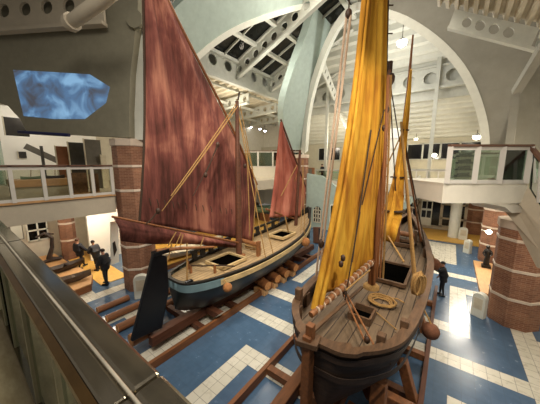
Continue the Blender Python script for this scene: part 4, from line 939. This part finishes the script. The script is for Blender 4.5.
rope([top + Vector((0, 0, -.3)), PX(397, 215, OX + .3)], .02, M_roped); rope([top + Vector((0, 0, -.3)), Vector((OX, 15.9, 3.4))], .02, M_roped, 'forestay')
rope([PX(388, 236, OX + .3), PX(404, 262, OX + .9)], .025, M_rope, 'sheet_rope')
MB().tube([Vector((OX - .6, 12.9, 2.7)), Vector((OX + .6, 12.9, 2.7))], .12, 10).build('windlass', M_spar, ob, smooth=60)
for x in (-.62, .62): MB().box(OX + x - .07, OX + x + .07, 12.8, 13.0, 2.25, 2.95).build('windlass_post', M_gun, ob)
# loose coils and fenders
def coil(name, p, r, label, turns=6, m=M_rope):
    p = Vector(p); pts = []
    for k in range(turns * 16):
        t = k * 2 * PI / 16; rr_ = r * (.55 + .45 * abs(sin(t / 15.5))) + random.uniform(-.02, .02)
        pts.append(p + Vector((rr_ * cos(t), rr_ * .9 * sin(t), .03 + .012 * (k / 16) + random.uniform(-.006, .012))))
    t = thing(name, label, 'rope', p, None); MB().tube(pts, .024, 6).build('coil', m, t, smooth=80)
    MB().tube([p + Vector((r * .3, r * .8, .07)), p + Vector((r * .9, r * 1.2, .03)), p + Vector((r * 1.4, r * .9, .03))], .022, 6).build('tail', m, t, smooth=80); return t
coil('rope_coil', PZ(382, 303, 2.17), .36, 'large round coil of tan rope lying on the ochre boat deck')
p = PX(418, 283, OX + 1.27); t = thing('rope_hank', 'hanging hank of tan rope on the right rail of the ochre boat', 'rope', p)
for k in range(9):
    x = random.uniform(-.1, .1); y = random.uniform(-.18, .18); MB().tube([p + Vector((.06 * cos(s) + x, y + .07 * cos(s), .0 + random.uniform(.2, .3) * sin(s))) for s in [j * PI / 6 for j in range(13)]], .03, 6).build('loop', M_rope, t, smooth=80)
for x, y, Y, r, lb in ((430.5, 331, 6.7, .2, 'brown round fender hanging on the right side near the ochre boat stern'), (434, 264, 12.6, .27, 'dark brown round fender touched by the visitor beside the ochre boat')):
    p = PY(x, y, Y); t = thing('fender', lb, 'fender', p); MB().sphere(p, r, 14).build('ball', M_corkd, t, smooth=80); e = rail_at(Y, 1); MB().tube([p + Vector((0, 0, r * .9)), e], .022, 6).build('rope', M_rope, t)
# ------------------------------------------------------------------ cradles
t = thing('boat_cradle', 'brown timber cradle on the floor under the russet sail boat', 'cradle', (-7.2, 8, 0))
MB().box(-7.8, -7.45, 3.5, 14.6, .02, .34).build('long_beam', M_timberd, t, bevel=.02); MB().box(-6.66, -6.54, 2.6, 15.4, 0, .26).build('side_plank', M_timber, t, bevel=.01)
for y in (4.9, 6.6, 8.3, 10.0, 11.7, 13.4): MB().box(-8.9, -6.6, y - .1, y + .1, .03, .24).build('tie_beam', M_timberd, t, bevel=.01)
for y in (5.5, 9, 12): MB().prism([(RX - .6, y - .12, .34), (RX + .6, y - .12, .34), (RX + .9, y - .12, .58), (RX - .9, y - .12, .58)], (0, .24, 0)).build('saddle', M_timberd, t)
MB().box(RX - .12, RX + .12, 3.3, 14.6, .24, .56).build('keel_block', M_timberd, t); MB().box(-7.3, -6.5, 2.62, 2.8, 0, .26).build('end_plank', M_timberd, t)
def log(p, d, L, r, name, label, g=None):
    t = thing(name, label, 'log', p, g); p, d = Vector(p), Vector(d).normalized()
    MB().tube([p, p + d * L], r, 14).build('trunk', M_timber, t, smooth=60); MB().lathe([(r * .96, -.012), (r * .96, 0)], p, 14, axis=d).build('cut_end', M_endgrain, t); return t
for x, r, lb in ((-11.05, .13, 'thin round floor timber farthest left, its sawn end towards the rail'), (-10.1, .14, 'round floor timber second from the left beside the black rudder'), (-9.15, .15, 'round floor timber with its sawn end just left of the black rudder'), (-7.58, .2, 'thick round floor timber with its sawn end beneath the black rudder')):
    log((x, 3.05 if x != -7.58 else 2.86, r + .005 if x != -7.58 else .55), (0, 1, 0), {-11.05: 1.2, -7.58: .6}.get(x, 6), r, 'round_timber', lb)
for k, (x, y, lb) in enumerate(((268, 286, 'sawn log prop nearest the camera beside the russet boat'), (278, 279, 'second sawn log prop along the russet boat cradle'), (287, 274, 'third sawn log prop along the russet boat cradle'), (296, 268, 'fourth sawn log prop along the russet boat cradle'))):
    p = PZ(x, y, .5); log(p, (-1, .15, .12), .7, .21, 'log_prop', lb)
    c = PZ(x, y, .5); t2 = thing('trestle_block', ('tan wedge block under the %s log prop' % ('nearest', 'second', 'third', 'fourth')[k]), 'block', (c.x - .4, c.y, 0)); MB().box(c.x - .75, c.x - .1, c.y - .14, c.y + .16, 0, .27).build('block', M_tan, t2, bevel=.02); MB().box(c.x - .55, c.x - .3, c.y - .16, c.y + .18, .27, .31).build('wedge', M_endgrain, t2)
p = PZ(317, 243, 0); t = thing('leaning_post', 'brown post with black padding leaning by the russet boat bow', 'post', p)
MB().beam(p, p + Vector((-.15, .2, 1.2)), .5, .35, (0, 1, 0)).build('post', M_timberd, t, bevel=.03); MB().beam(p + Vector((.3, 0, .1)), p + Vector((.15, .2, 1.15)), .14, .4, (0, 1, 0)).build('padding', M_black, t)
t = thing('boat_cradle', 'reddish timber cradle on the floor under the ochre sail boat', 'cradle', (-1.8, 8, 0))
MB().box(-3.86, -3.74, 2.4, 9.5, 0, .26).build('side_plank', M_timber, t, bevel=.01); MB().box(-2.98, -2.68, 2.6, 12, .02, .36).build('long_beam', M_timber, t, bevel=.02)
MB().box(-.16, -.04, 3.5, 13.5, 0, .26).build('side_plank', M_timberd, t, bevel=.01)
MB().box(OX - .13, OX + .13, 3.2, 14.5, .2, .55).build('keel_block', M_timber, t, bevel=.02)
for y in (3.3, 4.95, 6.45, 8.2, 10.0, 11.8): MB().box(-3.8, -.1, y - .1, y + .1, .02, .22).build('tie_beam', M_timber, t, bevel=.01)
for sd in (-1, 1):
    for y in (6.3, 9.4): MB().beam((OX + sd * 1.45, y, .2), (OX + sd * 1.15, y, 1.15), .22, .26, (0, 1, 0)).build('shore', M_timber, t, bevel=.02)
MB().beam((-.75, 4.6, .2), (-.85, 5.1, 1.35), .3, .3, (0, 1, 0)).build('shore', M_timber, t, bevel=.02); MB().beam((-.15, 5.9, .25), (-1.1, 5.2, .9), .26, .3).build('shore', M_timber, t, bevel=.02)
MB().beam((-1.35, 3.3, .2), (-1.2, 4.7, .85), .28, .25).build('shore', M_timber, t, bevel=.02)
# ------------------------------------------------------------------ people
def skin_mesh(V, E, R, root=0, sub=1):
    me = bpy.data.meshes.new('skin_tmp'); me.from_pydata([Vector(v) for v in V], E, []); o = bpy.data.objects.new('skin_tmp', me); COL.objects.link(o)
    md = o.modifiers.new('skin', 'SKIN'); sv = me.skin_vertices[0].data
    for i, r in enumerate(R): sv[i].radius = r if isinstance(r, tuple) else (r, r); sv[i].use_root = (i == root)
    s_ = o.modifiers.new('sub', 'SUBSURF'); s_.levels = s_.render_levels = sub
    dg = bpy.context.evaluated_depsgraph_get(); dg.update(); m2 = bpy.data.meshes.new_from_object(o.evaluated_get(dg))
    bpy.data.objects.remove(o); bpy.data.meshes.remove(me); return m2
def person(loc, rz, label, coat=M_coat, h=1.72, lean=0.0, larm=((-.27, .05, 1.1), (-.25, .2, .9)), rarm=((.27, .05, 1.1), (.25, .2, .9)), step=.12, head=(0, 0), hairm=M_hair, hat=False, knee=.03):
    k = h / 1.72; t = thing('person', label, 'person', loc)
    ly = lean
    J = dict(pel=(0, 0, .94), bel=(0, ly * .3, 1.1), che=(0, ly * .7, 1.3), neck=(0, ly, 1.47), hb=(head[0] * .3, ly + .02 + head[1] * .3, 1.56), hc=(head[0], ly + .035 + head[1], 1.635), ht=(head[0], ly + .02 + head[1], 1.7))
    for s, n in ((-1, 'l'), (1, 'r')):
        J['hip' + n] = (s * .1, 0, .9); J['kn' + n] = (s * .105, step * s * .5 + knee, .49); J['an' + n] = (s * .11, step * s, .09); J['to' + n] = (s * .13, step * s + .17, .035)
        el, wr = larm if s < 0 else rarm
        J['sh' + n] = (s * .19, ly * .95, 1.4); J['el' + n] = el; J['wr' + n] = wr
        w = Vector(wr); d = (w - Vector(el)).normalized(); J['pa' + n] = tuple(w + d * .075)
        sd = d.cross(Vector((1, 0, 0))); sd = sd.normalized() if sd.length > .1 else Vector((0, 1, 0)); pn = d.cross(sd)
        for i, (o, L) in enumerate(((-.028, .062), (-.01, .075), (.01, .07), (.027, .055))):
            J['f%d%s' % (i, n)] = tuple(w + d * .11 + sd * o); J['g%d%s' % (i, n)] = tuple(w + d * (.1 + L) + sd * o * 1.1 + pn * .02 * s)
        J['th' + n] = tuple(w + d * .07 + sd * .055)
    rad = dict(pel=(.15, .11), bel=(.145, .105), che=(.165, .115), neck=.055, hb=.065, hc=(.078, .092), ht=.06)
    ed = [('pel', 'bel'), ('bel', 'che'), ('che', 'neck'), ('neck', 'hb'), ('hb', 'hc'), ('hc', 'ht')]
    for n in 'lr':
        ed += [('pel', 'hip' + n), ('hip' + n, 'kn' + n), ('kn' + n, 'an' + n), ('an' + n, 'to' + n), ('che', 'sh' + n), ('sh' + n, 'el' + n), ('el' + n, 'wr' + n), ('wr' + n, 'pa' + n), ('wr' + n, 'th' + n)]
        ed += [x for i in range(4) for x in (('pa' + n, 'f%d%s' % (i, n)), ('f%d%s' % (i, n), 'g%d%s' % (i, n)))]
        rad.update({'hip' + n: .095, 'kn' + n: .062, 'an' + n: .045, 'to' + n: .04, 'sh' + n: .062, 'el' + n: .045, 'wr' + n: .03, 'pa' + n: (.035, .02), 'th' + n: .011})
        for i in range(4): rad['f%d%s' % (i, n)] = .01; rad['g%d%s' % (i, n)] = .008
    names = list(J); ix = {n: i for i, n in enumerate(names)}
    me = skin_mesh([Vector(J[n]) * k for n in names], [(ix[a], ix[b]) for a, b in ed], [tuple(x * k for x in rad[n]) if isinstance(rad[n], tuple) else rad[n] * k for n in names])
    for m_ in (M_skin, M_trous): me.materials.append(m_)
    wr = [Vector(J['wrl']) * k, Vector(J['wrr']) * k]
    for p in me.polygons:
        c = p.center; p.use_smooth = True
        p.material_index = 0 if c.z > 1.44 * k or min((c - w).length for w in wr) < .14 else 1
    b = bpy.data.objects.new('body', me); COL.objects.link(b); b.parent = t
    cn = ['pel', 'bel', 'che', 'neck', 'shl', 'ell', 'wrl', 'shr', 'elr', 'wrr', 'hem']; J['hem'] = (0, -.01, .74)
    cr = dict(pel=(.225, .175), bel=(.22, .18), che=(.235, .18), neck=.095, hem=(.22, .17), shl=.105, shr=.105, ell=.088, elr=.088, wrl=.062, wrr=.062)
    ci = {n: i for i, n in enumerate(cn)}
    mc = skin_mesh([Vector(J[n]) * k for n in cn], [(ci[a], ci[b_]) for a, b_ in (('hem', 'pel'), ('pel', 'bel'), ('bel', 'che'), ('che', 'neck'), ('che', 'shl'), ('shl', 'ell'), ('ell', 'wrl'), ('che', 'shr'), ('shr', 'elr'), ('elr', 'wrr'))], [tuple(x * k for x in cr[n]) if isinstance(cr[n], tuple) else cr[n] * k for n in cn])
    mc.materials.append(coat)
    for p in mc.polygons: p.use_smooth = True
    c_ = bpy.data.objects.new('coat', mc); COL.objects.link(c_); c_.parent = t
    hc = Vector(J['hc']) * k; lo = Vector(loc)
    hm = MB(); vs = []
    def hp(u, v):
        a = u * 2 * PI; e = (-.15 + .65 * v) * PI
        low = -.05 if sin(a) > .35 else -.15
        e = (low + (.5 - low) * v) * PI
        return lo + hc + Vector((.092 * cos(a) * cos(e), -.012 + .105 * sin(a) * cos(e), .03 + .095 * sin(e))) * k
    hm.grid(hp, 16, 6); hm.build('hat' if hat else 'hair', hairm, t, smooth=80)
    fm = MB().tube([lo + hc + Vector((0, .088, .015)) * k, lo + hc + Vector((0, .112, -.012)) * k], [.01 * k, .014 * k], 6); fm.build('nose', M_skin, t, smooth=80)
    for s in (-1, 1):
        MB().sphere(lo + hc + Vector((s * .03, .088, .02)) * k, .011 * k, 6).build('eye', M_hair, t); MB().sphere(lo + hc + Vector((s * .083, 0, 0)) * k, .022 * k, 6, 1.3).build('ear', M_skin, t)
        a = Vector(J['an' + ('l' if s < 0 else 'r')]) * k + lo
        MB().tube([a + Vector((0, -.07, -.045)) * k, a + Vector((0, .05, -.035)) * k, a + Vector((s * .02, .19, -.05)) * k], [.055 * k, .055 * k, .045 * k], 8).build('shoe', M_black, t, smooth=80)
    MB().box(lo.x + hc.x - .022 * k, lo.x + hc.x + .022 * k, lo.y + hc.y + .082 * k, lo.y + hc.y + .095 * k, lo.z + hc.z - .05 * k, lo.z + hc.z - .042 * k).build('mouth', mat('lips', '7a4038', .6), t)
    t.rotation_euler = (0, 0, rz); return t
p = PZ(441.5, 295.5, 0)
person((p.x, p.y, 0), 1.75, 'person in a black jacket reaching a hand to the fender beside the ochre boat', M_coat, 1.62, .06,
       larm=((-.27, .24, 1.33), (-.25, .5, 1.42)), rarm=((.28, 0, 1.12), (.26, .14, .9)), step=.05)
p = PZ(107, 284.5, 0)
person((p.x, p.y, 0), 2.2, 'person in a black padded coat standing nearest the brick column at the left', M_coat, 1.86, .02,
       larm=((-.3, .06, 1.1), (-.2, .24, 1.05)), rarm=((.3, .06, 1.1), (.2, .24, 1.05)), step=.06)
p = PZ(98, 270.0, .03)
person((p.x, p.y, .03), 1.9, 'person in a dark coat bending behind the one in the padded coat', M_coat2, 1.72, .14,
       larm=((-.3, .14, 1.14), (-.16, .34, 1.02)), rarm=((.3, .14, 1.14), (.16, .34, 1.02)), step=.1)
p = PZ(82, 268, .03)
person((p.x, p.y, .03), .4, 'person in a dark coat leaning back with one leg forward by the platform', M_coat2, 1.78, -.1,
       larm=((-.32, .08, 1.1), (-.2, .28, .98)), rarm=((.32, .02, 1.12), (.26, .22, .98)), step=-.24, hairm=mat('brown_hair', '4a2c1c', .7))
p = PY(321.5, 178, 23.6)
person((p.x, 23.8, 4.29), 2.6, 'person in black clothes behind the far upper railing above the pale teal wall', M_coat, 1.75, .05, step=.06)
# furniture glimpsed on the far upper gallery
for x, y, lb, w_ in ((309, 168, 'brown cabinet on the far upper gallery left of the dark visitor', .5), (333, 172, 'green topped display table on the far upper gallery right of the dark visitor', .9)):
    c = PY(x, 178, 25.5); t = thing('cabinet' if w_ < .6 else 'display_table', lb, 'cabinet' if w_ < .6 else 'table', (c.x, 25.5, 4.29))
    hh = 1.35 if w_ < .6 else .9
    if w_ < .6:
        MB().box(c.x - w_, c.x + w_, 25.3, 25.9, 4.29, 4.29 + hh).build('body', M_red, t, bevel=.02); MB().box(c.x - w_ + .05, c.x + w_ - .05, 25.27, 25.3, 4.39, 4.29 + hh - .1).build('door', M_grey, t)
    else:
        MB().box(c.x - w_, c.x + w_, 25.2, 26, 4.29 + hh - .08, 4.29 + hh).build('top', M_green, t)
        for sx in (-.85, .8):
            for yy in (25.25, 25.9): MB().box(c.x + sx * w_, c.x + sx * w_ + .06, yy, yy + .06, 4.29, 4.29 + hh - .08).build('leg', M_trim, t)
# ------------------------------------------------------------------ balustrade in the foreground
t = thing('balustrade', 'wide glossy metal balustrade with glass panes in the lower left foreground', 'balustrade', (-2.5, .33, 3.2))
cz = 5.08
for x0, x1 in ((-9, -4.2), (-4.195, -.965), (-.96, 1.2)):
    MB().box(x0, x1, .35, .475, cz - .06, cz).build('cap', M_steel, t, bevel=.018)
    MB().box(x0, x1, .25, .335, cz - .06, cz - .004).build('cap', M_steel, t, bevel=.012)
MB().box(-9, 1.2, .335, .35, cz - .05, cz + .005).build('cap_bead', mat('bright_bead', 'cfc6b2', .3, metal=.6), t, bevel=.005)
MB().prism([(-9, .25, cz - .01), (-9, .218, cz - .035), (-9, .218, cz - .07), (-9, .25, cz - .07)], (10.2, 0, 0)).build('cap_edge', M_brass, t)
MB().box(-9, 1.2, .29, .44, cz - .1, cz - .06).build('under_rail', M_brass, t)
MB().box(-9, 1.2, .3, .38, 3.2, 3.3).build('bottom_rail', M_steel, t)
M_post = mat('sage_post', 'a09a80', .45, var=.12)
xs = [PY(x, y, .33).x for x, y in ((6, 318), (30, 350), (62, 400))]
px_ = [-8.2, -6.6, -5.0, xs[0], xs[1], xs[2], -.2]
for k, x in enumerate(px_): MB().box(x - (.07 if k == 3 else .025), x + (.07 if k == 3 else .025), .31, .36, 3.3, cz - .1).build('post', M_post, t)
for a, b in zip(px_, px_[1:]): MB().box(a + .05, b - .05, .335, .345, 3.3, cz - .12).build('pane', M_pane2, t)
MB().box(xs[1] + .04, xs[2] - .06, .36, .37, 3.3, cz - .14).build('dark_panel', M_panel, t)
struct(MB().box(-9.2, 1.3, -3, 1.3, 2.9, 3.2), 'trim_37', mat('landing_floor', '8a7a58', .4, col2='b4a684', scale=2.2, stretch=(1, 3, 1)), 'floor edge of the near landing')
# ------------------------------------------------------------------ light
def area(loc, tgt, size, e, col=(1, .92, .8), spread=None):
    l = bpy.data.lights.new('lamp', 'AREA'); l.energy = e; l.size = size; l.color = col; l.shape = 'DISK'
    if spread: l.spread = spread
    o = bpy.data.objects.new('hall_light', l); COL.objects.link(o); o.location = loc; o.rotation_euler = (Vector(tgt) - Vector(loc)).to_track_quat('-Z', 'Y').to_euler()
    return o
def point(loc, e, r=.15, col=(1, .88, .7)):
    l = bpy.data.lights.new('bulb', 'POINT'); l.energy = e; l.shadow_soft_size = r; l.color = col; o = bpy.data.objects.new('bulb_or_fill_light', l); COL.objects.link(o); o.location = loc; return o  # serves lamp bulbs and added fill points alike
def spot(loc, tgt, e, ang, r=.12, col=(1, .91, .78)):
    l = bpy.data.lights.new('spot', 'SPOT'); l.energy = e; l.spot_size = radians(ang); l.spot_blend = .6; l.shadow_soft_size = r; l.color = col
    o = bpy.data.objects.new('spot_light', l); COL.objects.link(o); o.location = loc; o.rotation_euler = (Vector(tgt) - Vector(loc)).to_track_quat('-Z', 'Y').to_euler(); return o
area((-4.5, 12, 16.5), (-4.5, 11, 0), 5, 900)
area((-3, 1, 12), (-4, 9, 0), 3, 500)
spot((1.0, 2.5, 10.5), (-1.9, 6.5, 5), 1500, 60)
spot((-2.2, 1.0, 9.5), (-7, 6, 4.5), 900, 70)
spot((-3.5, 3.5, 11), (-7.2, 9, 3), 900, 60)
spot((2.2, 8.0, 10.5), (-1.5, 8.5, 2), 800, 60)
spot((-.5, 22, 9), (.9, 17.5, 0), 900, 60)
point(pA - Vector((0, 0, .8)), 150, .2, (.95, .97, 1)); point(pB - Vector((0, .6, .3)), 70); point(pD - Vector((0, .6, .3)), 120)
point(pW + Vector((-.2, -.3, .0)), 45, .1)
point((1.6, 15.0, 4.3), 120, .2); point((-1, 25.0, 3.9), 160, .2); point((-9, 24.5, 8.6), 220, .3)
point((-15.5, 4.8, 3.6), 240, .25, (1, .92, .8)); point((-18.5, 2.0, 3.4), 60, .25); point((-17.5, 3, 8.5), 110, .3, (1, .92, .82))
point((-14.5, 12, 8.0), 260, .3); point((-14.5, 20, 8.5), 200, .3); point((-14.5, 9, 3.6), 160, .25)
point((-4.5, 20, 11.5), 260, .4, (1, .95, .86)); point((-15.2, 15, 10.2), 220, .4, (1, .93, .8))
point((-10.3, 13.5, 12.2), 170, .1, (1, .96, .88)); point((-5, 21.5, 10.5), 160, .1, (1, .96, .9))  # first point is added fill to brighten the left girder, no fixture
point((1.0, 6.6, 7.4), 75, .15); point((3.4, 17.5, 6.4), 70, .15); point((3.6, 9.6, 3.4), 70, .15); point((5.2, 14.0, 3.6), 90, .15)  # added fill around the landing and right column, no fixtures
spot((1.28, 18.6, 3.85), (.9, 12, 0), 520, 110, .28)
W = bpy.data.worlds.new('world'); S.world = W; W.use_nodes = True
W.node_tree.nodes['Background'].inputs[0].default_value = (1, .92, .82, 1); W.node_tree.nodes['Background'].inputs[1].default_value = .13
S.view_settings.view_transform = 'Standard'; S.view_settings.look = 'None'; S.view_settings.gamma = 1; S.view_settings.exposure = .3
